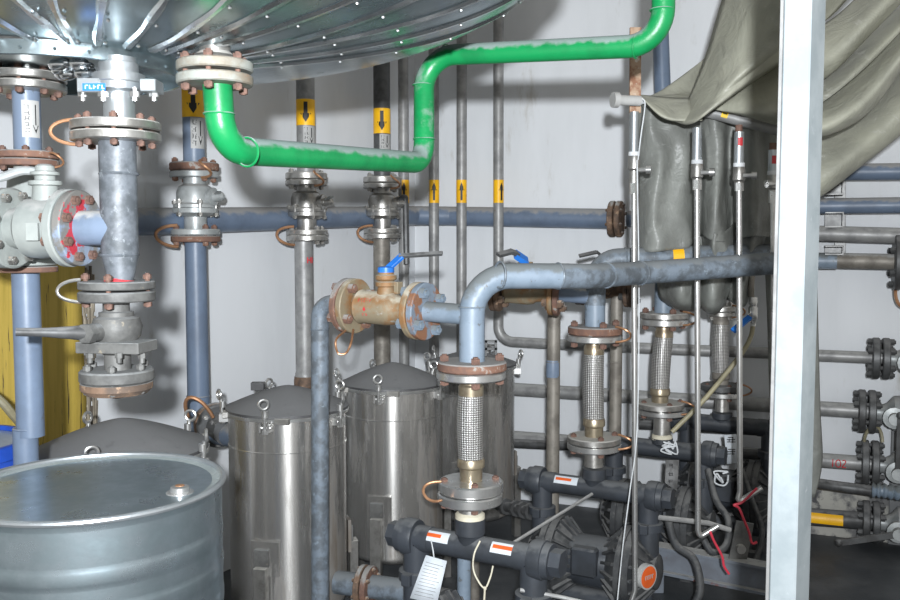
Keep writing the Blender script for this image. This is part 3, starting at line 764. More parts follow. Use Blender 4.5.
# upright pipes behind the pump hoses
for px, y0, y1, rp, D, mt, l in ((553, 285, 620, 6.6, 3.75, BROWNPIPE, 'grey upright pipe left of the second braided hose'), (615, 282, 620, 6.2, 3.95, BROWNPIPE, 'brown-grey upright pipe right of the second braided hose')):
    t = thing('upright_pipe', l, 'pipe', P(px, y1, D)); b = VL(px, D, [(y0, rp), (y1, rp)])
    beadrun(b, P(px, 362, D), UP, m(rp, D)); build(b, 'pipe_run', mt, t)
    if px == 553: build(VL(px, D, [(360, rp+.3), (363, rp+.5), (375, rp+.5), (377, rp+.3)]), 'blue_tape', BLUEV, t)

# ============================================================ filter vessels
def vessel(px, D, rpx, yrim, yap, lbl, bolts_at, legs=(-12, 108, 228), ybot=600, stripe=True):
    o = P(px, yrim, D); r = m(rpx, D); zb = .16
    t = thing('filter_vessel', lbl, 'vessel', V((o.x, o.y, 0)), 'filter vessels in a row')
    h = o.z-zb
    b = MB().lathe(V((o.x, o.y, zb)), UP, [(-.03, r*.6), (-.02, r*.85), (0, r*.97), (.008, r*.985), (.012, r*.985), (.03, r*.985), (h*.5, r*.985), (h-.006, r*.985)], 72)
    b.torus(V((o.x, o.y, zb+h-.12)), UP, r*.985, .0025, 72, 6)
    build(b, 'shell', STAIN, t)
    build(MB().lathe(o, UP, [(-.014, r*.98), (-.013, r*1.03), (-.003, r*1.035), (0, r*1.02), (.0, r*.9)], 72, caps=False), 'rim', STEEL, t)
    ha = P(px, yap, D).z-o.z
    pr = [(.0, r*1.03), (.008, r*1.03), (.012, r*.98)]
    for i in range(1, 13):
        f = i/12; pr.append((.012+(ha-.012)*(1-(1-f)**1.35), max(r*.98*(1-f), .001)))
    lid = build(MB().lathe(o, UP, pr, 72), 'lid', LID, t)
    pass
    for bi, g in enumerate(bolts_at):
        g = math.radians(g); d = V((math.sin(g), -math.cos(g), 0)); s = V((math.cos(g), math.sin(g), 0))
        lug = MB(); c = o+d*(r*1.05)-UP*.03
        for q in (-1, 1): lug.box(c+s*.014*q, (.034, .007, .028), d)
        lug.cyl(c-s*.02, c+s*.02, .006, 10)
        build(lug, 'lug', STEEL, t)
        e = MB(); p0 = o+d*(r*1.07); tl = d*.012
        e.cyl(p0-UP*.045, p0+UP*.035+tl*.5, .0065, 12); e.cyl(p0+UP*.006, p0+UP*.028, .011, 12); e.hexp(p0-UP*.05, p0-UP*.036, .011)
        e.torus(p0+UP*.052+tl, (s*.5+d).normalized(), .016, .0048, 20, 8)
        build(e, 'eye_bolt', STEEL, t)
        if bi % 2 == 0:
            c2 = c+s*.055+UP*.022
            k = MB().box(c2-d*.01, (.02, .05, .02), d); build(k, 'hinge_block', DSTEEL, t)
    for g in legs:
        g = math.radians(g); d = V((math.sin(g), -math.cos(g), 0)); s = V((math.cos(g), math.sin(g), 0))
        c = o+d*(r*1.0); zt = zb+.21
        pd = MB(); pd.box(V((c.x, c.y, zt))+d*.002, (.012, .10, .12), d); build(pd, 'pad_plate', STAIN, t)
        lg = MB().box(V((c.x, c.y, (zt-.025)/2))+d*.022-s*.008, (.032, .044, zt-.025), d); build(lg, 'leg', DSTEEL, t)
        build(MB().box(V((c.x, c.y, zt+.004))+d*.012-s*.008, (.012, .052, .058), d, UP), 'leg_cap', VALVED, t)
    return t
V1 = vessel(287.5, 3.2, 59.5, 407, 385, 'steel filter vessel right behind the galvanised drum and blue-grey upright pipe', (-9, 63, 135, 207, 279))
V2 = vessel(393, 3.73, 50.5, 383, 362, 'steel filter vessel with clean square bracket, second in the row', (-11, 62, 134, 206, 285))
V3 = vessel(471, 4.26, 44.5, 364, 350, 'farthest steel filter vessel, behind the front braided hose', (86, 14, 158, 230, 300))
V0 = vessel(122, 2.55, 83, 449, 418, 'low wide vessel with dusty grey lid directly behind the galvanised drum', (4, 78, 150, 222, 272))
b = MB(); c = P(486, 352, 4.15)
for dx in (0, .045): b.box(c+V((dx, 0, .02)), (.012, .012, .07))
b.box(c+V((.022, 0, .05)), (.06, .012, .012)); b.box(c+V((.022, 0, .015)), (.06, .012, .012))
build(b, 'lid_handle', DKPIPE, V3)
b = MB(); c = P(258, 386, 3.38); b.box(c, (.05, .03, .03)); build(b, 'lid_hinge', LID, V1)
b = MB(); o = P(450, 527, 4.0); b.tube([P(365, 552, 3.6), P(400, 553, 3.6)], .008, 10); build(b, 'drain_tube', DSTEEL, V2)
t = thing('drain_flange', 'rusty flanged drain pipe low between two steel vessels', 'pipe', P(365, 585, 3.05))
a = V((.95, -.3, 0)).normalized(); o = P(360, 585, 3.08)
flange(t, o, a, m(21, 3.05), .02, DRUST); flange(t, o+a*.025, a, m(21, 3.05), .02, RUSTM); bolts(t, o, a, m(17, 3.05), 6, 0, .045, .007, DRUST)
build(MB().cyl(o-a*.09, o+a*.22, m(12, 3.05), 24), 'pipe_run', MOTTLE, t)

# ============================================================ drums
t = thing('steel_drum', 'big galvanised steel drum in the foreground at lower left', 'drum', V((P(93, 481.5, 1.70).x, 1.70, 0)))
o = P(93, 481.5, 1.70); R = .2454; h = o.z; B = V((o.x, o.y, 0))
pr = [(.01, R-.004), (.02, R+.002), (.03, R-.006), (.032, R-.006)]
def hoop(z): return [(z-.021, R-.006), (z-.019, R-.006), (z-.012, R-.0052), (z-.008, R-.0047), (z+.008, R-.0047), (z+.012, R-.0052), (z+.019, R-.006), (z+.021, R-.006)]
for z in (.28, .36, h-.40, h-.30, h-.235, h-.17, h-.105): pr += hoop(z)
pr += [(h-.024, R-.006), (h-.022, R-.006), (h-.010, R-.004)]
build(MB().lathe(B, UP, pr, 96), 'shell', DRUMM, t)
build(MB().lathe(B, UP, [(h-.008, R-.008), (h-.010, R-.024), (h-.012, R-.028), (h-.012, .001)], 96, caps=False), 'drum_head', DRUMTOP, t)
build(MB().torus(o-UP*.006, UP, R-.003, .0062, 96, 10), 'rim', ZINC, t)
c = P(180, 492, 1.66); c.z = h-.012
b = MB().lathe(c, UP, [(0, .026), (.004, .025), (.005, .018), (.013, .017), (.015, .014)], 28); bg = build(b, 'bung', STEEL, t)
build(MB().lathe(c, UP, [(.0152, .009), (.0165, .008), (.017, .005)], 24), 'bung_cap', COPPER, bg)
t = thing('plastic_drum', 'blue plastic drum with milky lid, cut off at left edge', 'drum', V((P(-58, 443, 2.2).x, 2.2, 0)))
o = P(-58, 441, 2.2); R = m(84, 2.2); h = o.z; B = V((o.x, o.y, 0))
build(MB().lathe(B, UP, [(0, R*.9), (.03, R*.97), (.5, R*.99), (h-.06, R*.96), (h-.03, R*.9), (h-.02, R*.9)], 64), 'shell', BPLAST, t)
build(MB().lathe(B, UP, [(h-.035, R*.97), (h-.034, R), (h-.002, R), (h, R*.985), (h, R*.93), (h-.012, R*.92)], 64, caps=False), 'rim', BPLAST, t)
build(MB().lathe(B, UP, [(h-.013, R*.93), (h-.011, R*.6), (h-.011, .001)], 64, caps=False), 'lid', BLID, t)

# ============================================================ risers, rusty valves, main pipe
RD = 2.62
t = thing('main_pipe', 'light blue-grey pipe rising from the front braided hose and running right to the post', 'pipe', P(472, 370, RD))
r0 = m(13, RD)
ln = [P(472, 364, RD), P(472, 276, RD), P(806, 262.5, 2.80)]
low = build(MB().tube(arcpts([P(472, 364, RD), P(472, 276, RD), P(560, 276, RD+.045)], .11, 10), r0, 28), 'riser', LBLUE, t, label='light blue painted riser')
mp_ = arcpts([P(558, 276, RD+.044), P(585, 276.5, 2.70), P(640, 273, 2.95), P(806, 261, 3.12)], .16, 8)
b = MB().tube(mp_, r0, 28)
dr = mp_[-1]-mp_[-2]; ln[2] = mp_[-1]
for px in (500, 558, 606, 640):
    i = min(range(1, len(mp_)), key=lambda i: abs(450+900*mp_[i].x/mp_[i].y-px))
    t_ = (px-450)/900; p_, q_ = mp_[i-1], mp_[i]
    dd = (q_-p_); f_ = (t_*p_.y-p_.x)/(dd.x-t_*dd.y); beadrun(b, p_+dd*f_, dd, r0)
build(b, 'level_run', MOTTLE, t)
bd = MB(); beadrun(bd, P(472, 307, RD), UP, r0); build(bd, 'weld_bead', LBLUE, t)
flange(t, ln[2]-dr.normalized()*.02, dr, r0*1.7, .02, DKPIPE)
vflange(t, 472, RD, 361, 370, 35, RUSTM, label='rusty upper flange')
vbolts(t, 472, RD, 360.5, 379, 28, 4, 4.4, RUSTB, .1)
A = P(350, 305.5, 2.86); Bq = P(472, 315, RD); ax = (Bq-A); L = ax.length; ax.normalize()
build(MB().cyl(A+ax*L*.62, Bq, m(10.5, RD), 24), 'branch_pipe', LBLUE, t)
def rusty_valve(A, Bq, k, lbl, mats, lever=None, stemmat=None, handlemat=None):
    f1, f2, bm_, f3, f4 = mats
    ax = (Bq-A); L = ax.length; ax.normalize(); R = 29*k
    v = thing('rusty_valve', lbl, 'valve', A)
    pt = lambda f: A+ax*L*f
    u = L/127
    flange(v, A-ax*5*u, ax, R, 6*u, f1); flange(v, A+ax*2*u, ax, R, 6*u, f2)
    bolts(v, A, ax, R*.78, 4, -5*u, 8*u, 4.8*k, f1, .55)
    b = MB().lathe(A, ax, [(11*u, 16*k), (14*u, 18*k), (16*u, 17*k), (42*u, 17.5*k), (50*u, 16*k), (53*u, 13.5*k), (60*u, 12.5*k), (68*u, 12.5*k), (70*u, 15*k)], 32)
    build(b, 'valve_body', bm_, v)
    flange(v, A+ax*70*u, ax, R, 6*u, f3); flange(v, A+ax*77*u, ax, R, 6*u, f4)
    bolts(v, A+ax*70*u, ax, R*.78, 4, 0, 13*u, 5*k, handlemat or LBLUE, .55)
    s = A+ax*40*u
    b = MB().lathe(s, UP, [(14*k, 10*k), (22*k, 8.5*k), (23*k, 11*k), (27*k, 11*k), (28*k, 8*k), (30*k, 11*k), (34*k, 11*k), (35*k, 8*k), (38*k, 8*k)], 20)
    build(b, 'bonnet', stemmat or bm_, v)
    build(MB().box(s+ax*13*u+UP*22*k, (5*k, 9*k, 12*k), ax), 'stop_plate', stemmat or bm_, v)
    if lever is not None:
        tp = s+UP*39*k
        build(MB().lathe(tp-UP*2*k, UP, [(0, 8.5*k), (5*k, 8.5*k), (6*k, 6*k)], 20), 'handle_grip', HBLUE, v)
        e1 = tp+lever[0]; e2 = e1+lever[1]
        b = MB(); b.bar(tp, e1, 7*k, 3.5*k, V((0, -.6, .8))); build(b, 'handle_neck', HBLUE, v)
        b = MB(); b.bar(e1-lever[1].normalized()*.01, e2, 5*k, 3*k, V((0, -.6, .8))); build(b, 'lever', DKPIPE, v)
    return v
v = rusty_valve(A, Bq, m(1, 2.72), 'rust-streaked yellowish ball valve with blue handle left of the main riser', (RUSTM, ORANGE_RUST, ORANGE_RUST, ORANGE_RUST, BLUERUST), (V((.05, 0, .045)), V((.125, -.02, .008))))
ps = []
n = V((.15, -1, .12)).normalized(); kk = m(1, 2.72)
for pp in glyphs(22*kk, 40*kk, 3*kk, 8*kk, 5, False, 12)+[[(30*kk, -4*kk), (32*kk, -1*kk), (34*kk, -4*kk), (32*kk, -6*kk)]]+glyphs(28*kk, 36*kk, -11*kk, -8*kk, 2, False, 5): ps.append([(-y, x) for x, y in pp])
build(cylpoly(A, ax, m(17.8, 2.72), n, ps), 'red_marking', REDP, v, label='faint red hand lettering')
# wire loop under left flange
build(MB().tube(smooth_path([A-ax*.01+V((0, -.05, -.075)), P(336, 340, 2.7), P(338, 353, 2.7), P(346, 353, 2.7), P(351, 343, 2.7), A+ax*.02+V((0, -.055, -.07))]), .0035, 8), 'bonding_wire', COPPER, v)
t = thing('valve_feed_pipe', 'mottled blue-grey upright pipe in front of the middle steel vessel', 'pipe', P(320, 700, 2.9))
b = MB().tube(arcpts([P(320, 700, 2.9), P(320, 303, 2.9), A-ax*.015], .055, 8), m(9, 2.9), 24)
beadrun(b, P(320, 329, 2.9), UP, m(9, 2.9)); build(b, 'pipe_run', MOTTLE, t)

R2D = 3.42
t = thing('second_riser', 'blue-grey riser above the second braided hose, bending right behind the main pipe', 'pipe', P(595, 330, R2D))
r2 = m(10.2, R2D)
build(MB().tube(arcpts([P(595, 330, R2D), P(595, 290, R2D)], .08), r2, 24), 'riser', LBLUE, t)
b = MB().tube(arcpts([P(595, 305, R2D), P(596, 259.5, R2D), P(692, 256, R2D), P(780, 254, R2D+.1)], .10, 10), r2*1.02, 24)
beadrun(b, P(625, 258.5, R2D), V((1, 0, 0)), r2*1.02); build(b, 'level_run', MOTTLE, t)
build(MB().cyl(P(671, 257, R2D), P(682, 256.6, R2D), r2*1.06, 24), 'yellow_tape', YTAPE, t)
vflange(t, 595, R2D, 326, 334, 27, RUSTM); vbolts(t, 595, R2D, 325.5, 342, 22, 4, 3.4, RUSTB, .2)
A2 = P(496, 289, 3.52); B2 = P(595, 296, R2D)
build(MB().cyl(A2+(B2-A2)*.62, B2, m(8.5, R2D), 20), 'branch_pipe', BLUEV, t)
v = rusty_valve(A2, B2, m(.78, 3.46), 'dark rusty valve with blue grip half hidden under the main pipe', (DRUST, DRUST, ORANGE_RUST, ORANGE_RUST, RUSTM), None, None, DRUST)
s = A2+(B2-A2)*.3; tp = P(522, 262, 3.48)
b = MB().cyl(s, tp, .018, 16); build(b, 'valve_stem', ORANGE_RUST, v)
build(MB().bar(P(527, 262, 3.46), P(515, 254, 3.44), .045, .02, V((0, -.5, .85))), 'handle_grip', HBLUE, v)
b = MB(); b.bar(P(518, 254, 3.44), P(511, 251.5, 3.42), .03, .014, V((0, -.5, .85))); b.bar(P(512, 251.5, 3.42), P(498, 255, 3.38), .026, .012, V((0, -.5, .85))); build(b, 'lever', DKPIPE, v)
tag(build(MB().tube(arcpts([A2-ax*.02, P(474, 288, 3.55), P(474, 640, 3.55)], .06), m(6, 3.5), 16), 'valve_feed_pipe', BROWNPIPE, loc=P(474, 640, 3.55)), 'thin brown upright pipe directly behind the front riser and its braided hose', 'pipe')
R3D = 3.85
t = thing('third_riser', 'short light blue riser above the third braided hose', 'pipe', P(664, 316, R3D))
build(VL(664, R3D, [(240, 9), (316, 9)]), 'riser', LBLUE, t)
vflange(t, 664, R3D, 312.5, 318, 24, DSTEEL); vbolts(t, 664, R3D, 312, 325, 20, 4, 3, RUSTB, .2)
v = rusty_valve(P(580, 286, 3.98), P(664, 290, R3D), m(.66, 3.9), 'dark grimy valve with thin black lever, behind the second riser', (DRUST, DRUST, DRUST, DRUST, DRUST), None, None, DKPIPE)
b = MB(); b.bar(P(579, 256, 3.9), P(597, 252, 3.9), .02, .009, V((0, -.5, .85))); b.bar(P(597, 252, 3.9), P(604, 258, 3.92), .02, .009, V((0, -.5, .85))); build(b, 'lever', DKPIPE, v)
b = MB().cyl(P(604, 257, 3.92), P(606, 282, 3.95), .014, 12); build(b, 'valve_stem', DKPIPE, v)
R4D = 4.12
t = thing('fourth_riser', 'short pipe above the rearmost braided hose beneath the plastic sheets', 'pipe', P(721, 312, R4D))
build(VL(721, R4D, [(230, 8), (312, 8)]), 'riser', DSTEEL, t)
vflange(t, 721, R4D, 306, 311, 15, DSTEEL); vbolts(t, 721, R4D, 305, 316, 12, 4, 2.4, DSTEEL, .5)

# ============================================================ braided hoses
BRASSY = mat('heat_tinted_steel', (.42, .36, .26), (.30, .24, .17), .34, .8, 20, spot=(.26, .13, .07), sscale=30, slo=.66, shi=.74, bump=0)
def hose(px, D, ys, k, lbl, lean=0, mtf=(STEEL, STEEL), neck=BRASSY, loop=1):
    f0, f1, c1, b0, b1, c2, n2, g0, g1, h0, h1, rf, rl = ys    # pixel rows
    o = P(px, b1, D); o.x -= m(lean, D)*.0
    t = thing('braided_hose', lbl, 'hose', o, 'braided steel hoses above the pumps')
    vflange(t, px, D, f0, f1, rf, mtf[0])
    R = 13*k
    build(VL(px, D, [(f1, R*.86), (c1, R*.86), (c1+2, R*.98), (b0, R*.98)]), 'upper_collar', neck, t)
    pts = []
    for i in range(17):
        f = i/16; y = b0-1+(b1-b0+2)*f
        pts.append(P(px-lean*f+math.sin(f*PI)*-1.2*k, y, D))
    build(MB().tube(pts, m(R, D), 32, rs=[m(R*(.97+.05*math.sin(i/16*PI)), D) for i in range(17)]), 'braid', BRAID, t)
    pl = px-lean
    build(VL(pl, D, [(b1, R*1.0), (b1+2, R*1.08), (c2-2, R*1.08), (c2, R*.9), (n2, R*.9), (g0, R*.88)]), 'lower_collar', neck, t)
    vflange(t, pl, D, g0, g1, rl, mtf[1])
    ja = P(pl+(rl*.9)*loop, g1, D-.08); jumper(t, ja, V((loop, -.4, 0)), UP, m(17*k, D), tilt=.3)
    ja = P(px+(rf*.8), f0, D-.10)
    if k < .9: jumper(t, ja, V((1, -.4, 0)), UP, m(17*k, D), tilt=.3)
    return t
hose(471, RD, (370.5, 378.5, 384, 395, 458, 468, 470, 480, 491, 0, 0, 35, 33), 1, 'front braided steel hose with silver flanges below the main riser', loop=-1)
hose(594, R2D, (334.5, 341, 345, 354, 418, 427, 429, 436, 442, 0, 0, 27, 27), .80, 'second braided steel hose, just right of a grey upright pipe', 0, (STEEL, DSTEEL))
hose(664, R3D, (318.5, 325, 330, 337, 388, 396, 397, 402, 408, 0, 0, 24, 24), .72, 'third braided steel hose, leaning slightly beside the hanging plastic', 4, (STEEL, DSTEEL))
hose(721, R4D, (311.5, 316, 319, 324, 372, 380, 383, 384, 390, 0, 0, 14, 20), .64, 'rearmost braided steel hose behind the diagonal thin hose', 0, (DSTEEL, DKPIPE), BROWNPIPE)

# ============================================================ pumps
PA = V((.88, -.47, 0)).normalized(); PN = V((PA.y, -PA.x, 0))
def pump(px, yc, D, ysock, lbl, fl, rf, nrm_y, stickers=(1, 1), badge=None, Ll=.17, Lr=.24, beige=True, grp='diaphragm pumps in a row'):
    C = P(px, yc, D); t = thing('diaphragm_pump', lbl, 'pump', V((C.x, C.y, 0)), grp)
    r = .038; zc = max(.205, C.z-.31)
    # inlet neck
    vflange(t, px, D, fl[0], fl[1], rf, STEEL)
    vbolts(t, px, D, fl[0]-(fl[1]-fl[0]), fl[1], rf*.8, 4, 3.6*rf/33, RUSTB, .15)
    build(VL(px, D, [(fl[1], 11*rf/33), (ysock, 12*rf/33)]), 'steel_neck', DSTEEL, t)
    s0 = P(px, ysock, D); H = s0.z-C.z
    if beige: build(MB().lathe(s0-UP*.008, UP, [(-.006, r*1.18), (.012, r*1.16), (.018, r*.95)], 28), 'seal_tape', BEIGE, t)
    b = MB().lathe(C, UP, [(0, r*.9), (H*.35, r*1.0), (H*.45, r*1.2), (H-.008, r*1.2)], 28)
    b.tube([C-PA*Ll, C+PA*Lr], r, 28)
    for e, L in ((-1, Ll), (1, Lr)):
        q = C+PA*e*L
        b.tube(arcpts([q-PA*e*.04, q+PA*e*.015, q+PA*e*.015-UP*.03], .03, 6)+[V((q.x+PA.x*e*.015, q.y+PA.y*e*.015, zc+.02))], r*1.06, 24)
    build(b, 'manifold', PVC, t)
    for e, L in ((-1, Ll), (1, Lr)):
        q = C+PA*e*(L+.02)
        c = MB().lathe(q, PA*e, [(-.01, r*1.4), (0, r*1.5), (.030, r*1.5), (.032, r*1.38), (.052, r*1.32)], 28); c.hexp(q+PA*e*.05, q+PA*e*.085, r*1.05)
        build(c, 'end_cap', PVC, t)
        q2 = C+PA*e*(L+.015); b = MB()
        b.lathe(V((q2.x, q2.y, C.z-.115)), UP, [(-.016, r*1.28), (-.014, r*1.42), (-.002, r*1.42), (.002, r*1.42), (.014, r*1.42), (.016, r*1.28)], 28)
        b.box(V((q2.x, q2.y, C.z-.115))+PN*r*1.4, (.03, .03, .035), PA); build(b, 'pipe_clamp', PVC, t)
    mid = C+PA*(Lr-Ll)/2; mid = V((mid.x, mid.y, zc)); W = (Lr+Ll)/2
    for e in (-1, 1):
        q = mid+PA*e*(W-.045)
        Rc = .155
        b = MB().lathe(q, PA*e, [(-.10, Rc*.5), (-.03, Rc*.93), (-.028, Rc), (-.004, Rc), (-.002, Rc*.97), (.002, Rc*.97), (.004, Rc), (.026, Rc), (.030, Rc*.92), (.075, Rc*.55), (.085, Rc*.3)], 40)
        x, y = frame(PA*e)
        for i in range(18):
            g = 2*PI*i/18; d = x*math.cos(g)+y*math.sin(g)
            b.bar(q+d*Rc*.94+PA*e*.028, q+d*Rc*.42+PA*e*.084, .012, .022, PA*e)
            b.bar(q+d*Rc*.95-PA*e*.028, q+d*Rc*.5-PA*e*.098, .012, .026, PA*e)
            b.cyl(q+d*Rc*.93-PA*e*.032, q+d*Rc*.93+PA*e*.04, .008, 6)
        build(b, 'diaphragm_chamber', PUMP, t)
        build(MB().lathe(q, PA*e, [(.07, Rc*.42), (.10, Rc*.42), (.105, Rc*.36), (.112, Rc*.2)], 24), 'chamber_hub', PUMP, t)
    b = MB().lathe(mid-PA*(W-.07), PA, [(0, .085), (.02, .098), (2*W-.16, .098), (2*W-.14, .085)], 28); build(b, 'centre_block', PVC, t)
    b = MB().box(mid+PN*.10+UP*.03, (.10, .05, .11), PA, ch=.008); build(b, 'air_valve', PVC, t)
    lo = V((mid.x, mid.y, max(.055, zc-.155)))
    b = MB().tube([lo-PA*(W+.03), lo+PA*(W+.03)], r, 20)
    for e in (-1, 1): b.cyl(lo+PA*e*W, V((mid.x, mid.y, zc))+PA*e*W, r*.95, 20)
    build(b, 'lower_manifold', PVC, t)
    for e in (-1, 1):
        for f in (-1, 1): build(MB().box(lo+PA*e*W*.8+PN*f*.06+UP*(-lo.z+.02), (.05, .04, .04), PA), 'foot', PUMP, t)
    for side, on in ((-1, stickers[0]), (1, stickers[1])):
        if not on: continue
        ref = (PN*.75+UP*.65).normalized(); f = .13 if side > 0 else .105
        o = C+PA*side*f
        # cylpatch: s around pipe, t along
        st = build(cylpatch(o, PA, r*1.015, ref, -.017, .017, -.048, .048, 6), 'warning_sticker', PAPER, t, label='white sticker with orange band')
        bd = build(cylpatch(o, PA, r*1.03, ref, -.008, .004, -.042, .022, 6), 'orange_band', ORANGEL, st)
    if badge:
        o = badge; nn = V((PN.x*.35+PA.x*.8, PN.y*.35+PA.y*.8, 0)).normalized()
        x = UP.cross(nn).normalized()
        w = build(MB().lathe(o, nn, [(-.02, .046), (.003, .046)], 32), 'round_badge', WLABEL, t, label='white-edged orange round badge')
        w2 = build(MB().lathe(o+nn*.003, nn, [(0, .040), (.001, .040)], 32), 'badge_face', ORANGEL, w)
        b = MB()
        for i in range(4):
            cc = o+nn*.0045+x*(-.018+.012*i)
            b.bar(cc-UP*.007, cc+UP*.007, .004, .001, nn); b.bar(cc+UP*.006, cc+UP*.006+x*.007, .003, .001, nn)
        build(b, 'badge_print', WLABEL, w)
    return t
pump(470, 547, RD, 515, 'nearest dark plastic pump with long sticker-covered pipe under the front braided hose', (492, 502), 33, 0, (1, 1), Lr=.19)
pump(594, 488, R2D, 466, 'dark grimy pump with round orange badge under the second braided hose', (443, 449), 27, 0, (1, 0), badge=P(648, 577, 3.18), Ll=.20, Lr=.20, beige=False)
pump(662, 449, R3D, 436, 'dark grimy pump with hanging grey tag under the third braided hose', (409, 414), 24, 0, (0, 0), Ll=.2, Lr=.165)
pump(722, 424, R4D, 411, 'rearmost dark pump with red wire, close beside the post', (391, 396), 20, 0, (0, 0), Ll=.14, Lr=.20, beige=False)

t = thing('upright_pipe', 'light blue upright pipe seen just below the front pump tee', 'pipe', P(464, 700, 2.78))
build(VL(464, 2.78, [(540, 7), (700, 7)]), 'pipe_run', LBLUE, t)
# steel frame and loose rods among the pumps
t = thing('frame_beam', 'grey-blue steel channel low between the pumps and the post', 'beam', P(730, 575, 3.45))
b = MB(); q0, q1 = P(650, 556, 3.62), P(800, 585, 3.35); b.bar(q0, q1, .02, .10)
b.bar(q0+UP*.05, q1+UP*.05, .07, .012); b.bar(q0-UP*.05, q1-UP*.05, .07, .012); build(b, 'channel', BEAM, t)
for q in (q0.lerp(q1, .05), q0.lerp(q1, .95)): build(MB().box(V((q.x, q.y+.02, (q.z-.05)/2)), (.06, .05, q.z-.05)), 'post_leg', BEAM, t)
for pts, r, l in (([P(505, 548, 3.0), P(592, 494, 3.35)], .006, 'thin grey rod slanting up behind the front pump'), ([P(655, 517, 3.3), P(708, 523, 3.34), P(730, 530, 3.36)], .010, 'thin grey air pipe reaching right from the badged pump'), ([P(520, 590, 2.5), P(560, 597, 2.5), P(600, 606, 2.5)], .006, 'thin grey rod at the bottom edge in front of the pumps')):
    tag(build(MB().tube(pts, r, 10), 'rod', GALV, loc=pts[0]), l, 'rod')

for pts, r, l in (([P(708, 470, 3.7), P(716, 500, 3.6), P(728, 520, 3.5), P(726, 545, 3.45), P(712, 552, 3.42), P(704, 540, 3.44)], .014, 'black air hose curling under the hook of the middle thin tube'),
                  ([P(668, 520, 3.45), P(676, 545, 3.4), P(694, 560, 3.35), P(700, 590, 3.3), P(690, 612, 3.3)], .016, 'black air hose dropping behind the round orange badge'),
                  ([P(742, 470, 3.9), P(752, 500, 3.8), P(762, 530, 3.7), P(757, 556, 3.65), P(748, 574, 3.6)], .012, 'black air hose hanging close beside the post')):
    tag(build(MB().tube(smooth_path(pts), r, 12), 'air_hose', PUMP, loc=pts[0]), l, 'hose')
t = thing('mounting_bracket', 'dusty grey steel bracket plate standing on the low channel', 'bracket', P(742, 560, 3.48))
b = MB(); b.bar(P(737, 562, 3.46), P(745, 522, 3.46), .07, .008, V((0, -1, 0))); build(b, 'plate', VALVED, t)
b = MB(); q = P(740, 548, 3.455); b.cyl(q, q+V((0, -.02, 0)), .018, 16); build(b, 'bolt_head', DSTEEL, t)
t = thing('union_valve', 'small dark threaded coupling between the farthest vessel and the badged pump', 'coupling', P(510, 507, 3.75))
b = MB(); q0, q1 = P(498, 505, 3.85), P(533, 512, 3.62); dd = (q1-q0); b.cyl(q0, q1, .022, 16)
for f in (.2, .5, .7, .9): b.cyl(q0+dd*f, q0+dd*(f+.07), .036, 8)
build(b, 'body', DKPIPE, t)

# ============================================================ thin stainless tubes
def tube_valve(px, D, ytop, y1, y2, y3, yend, lbl, bend, red=False, knob=1, r=2.9):
    t = thing('instrument_tube', lbl, 'tube', P(px, yend, D), 'thin stainless tubes with small valves')
    build(VL(px, D, [(ytop, 4.8), (y1, 4.8)]), 'threaded_pipe', ZINC, t)
    build(VL(px, D, [(y1-1, 5.6), (y1+3, 5.6)]), 'white_ring', WIREW, t)
    build(VL(px, D, [(y1+3, 5.2), (y1+7, 6), (y1+16, 6), (y1+18, 4.4), (y2, 4.4)]), 'valve_body', DSTEEL, t)
    b = MB(); q = P(px+4, (y1+y2)/2+2, D-.02); d = V((knob*.9, -.35, 0)).normalized()
    b.cyl(q, q+d*m(8, D), m(2.2, D), 10); b.cyl(q+d*m(8, D), q+d*m(13, D), m(4, D), 12); build(b, 'valve_knob', STEEL, t)
    b = MB(); a0, a1 = P(px, y2, D), P(px, y3, D); b.hexp(a1, a0, m(4.6, D)); build(b, 'nut', STEEL, t)
    pts = [P(px, y2, D), P(px+1, yend, D)]+bend
    build(MB().tube(arcpts(pts, .03, 6), m(r, D), 14), 'tube', STEEL, t)
    if red:
        o = P(px, ytop+10, D); b = cylpatch(o, UP, m(5, D), tocam(o), m(-1, D), m(4, D), -m(4, D), m(4, D)); build(b, 'red_band', REDP, t)
        build(VL(px, D, [(ytop-7, 3.4), (ytop, 3.6)]), 'rusty_joint', RUSTB, t)
    return t
TDp = 3.16
t = tube_valve(634, TDp, 112, 153, 183, 194, 590, 'leftmost long thin tube, hanging from rusty bracket under green pipe', [P(631, 602, TDp), P(620, 612, TDp)])
a = P(635, 57, TDp); bq = P(635, 113, TDp)
build(MB().bar(a+UP*.1, bq, m(11, TDp), .012, V((0, -1, 0))), 'rusty_bracket', RUSTYBR, t)
b = MB(); q = P(640, 101, TDp-.03); q2 = P(618, 100, TDp-.05); b.cyl(q, q2, m(5, TDp), 18); b.cyl(q2, q2+(q2-q).normalized()*.02, m(7.5, TDp), 18); build(b, 'plug', WLABEL, t)
build(MB().tube(smooth_path([P(642, 98, TDp-.04), P(645, 105, TDp-.04), P(641, 135, TDp-.04), P(638, 160, TDp-.03)]), .0022, 6), 'white_string', WIREW, t)
tube_valve(697, TDp, 128, 161, 180, 190, 530, 'middle thin tube between two hanging sheets, hooked at the bottom', [P(700, 537, TDp), P(718, 526, TDp)])
tube_valve(739, TDp, 132, 164, 183, 191, 492, 'thin tube with red band near its top, right of the middle tube', [P(737, 503, TDp), P(762, 488, TDp)], red=True)
tube_valve(773, TDp, 150, 172, 192, 203, 330, 'thin tube with small valve half hidden by the post', [P(776, 380, TDp)], red=True, knob=-1)
t = thing('overhead_branch_pipe', 'grey pipe with small yellow label under the plastic tarp', 'pipe', P(740, 125, 3.06))
p0, p1 = P(690, 107, 3.42), P(815, 139, 3.26)
build(MB().cyl(p0, p1, m(6.2, 3.34), 24), 'pipe_run', GALV, t)
o = P(725, 116.3, 3.37); ax2 = (p1-p0)
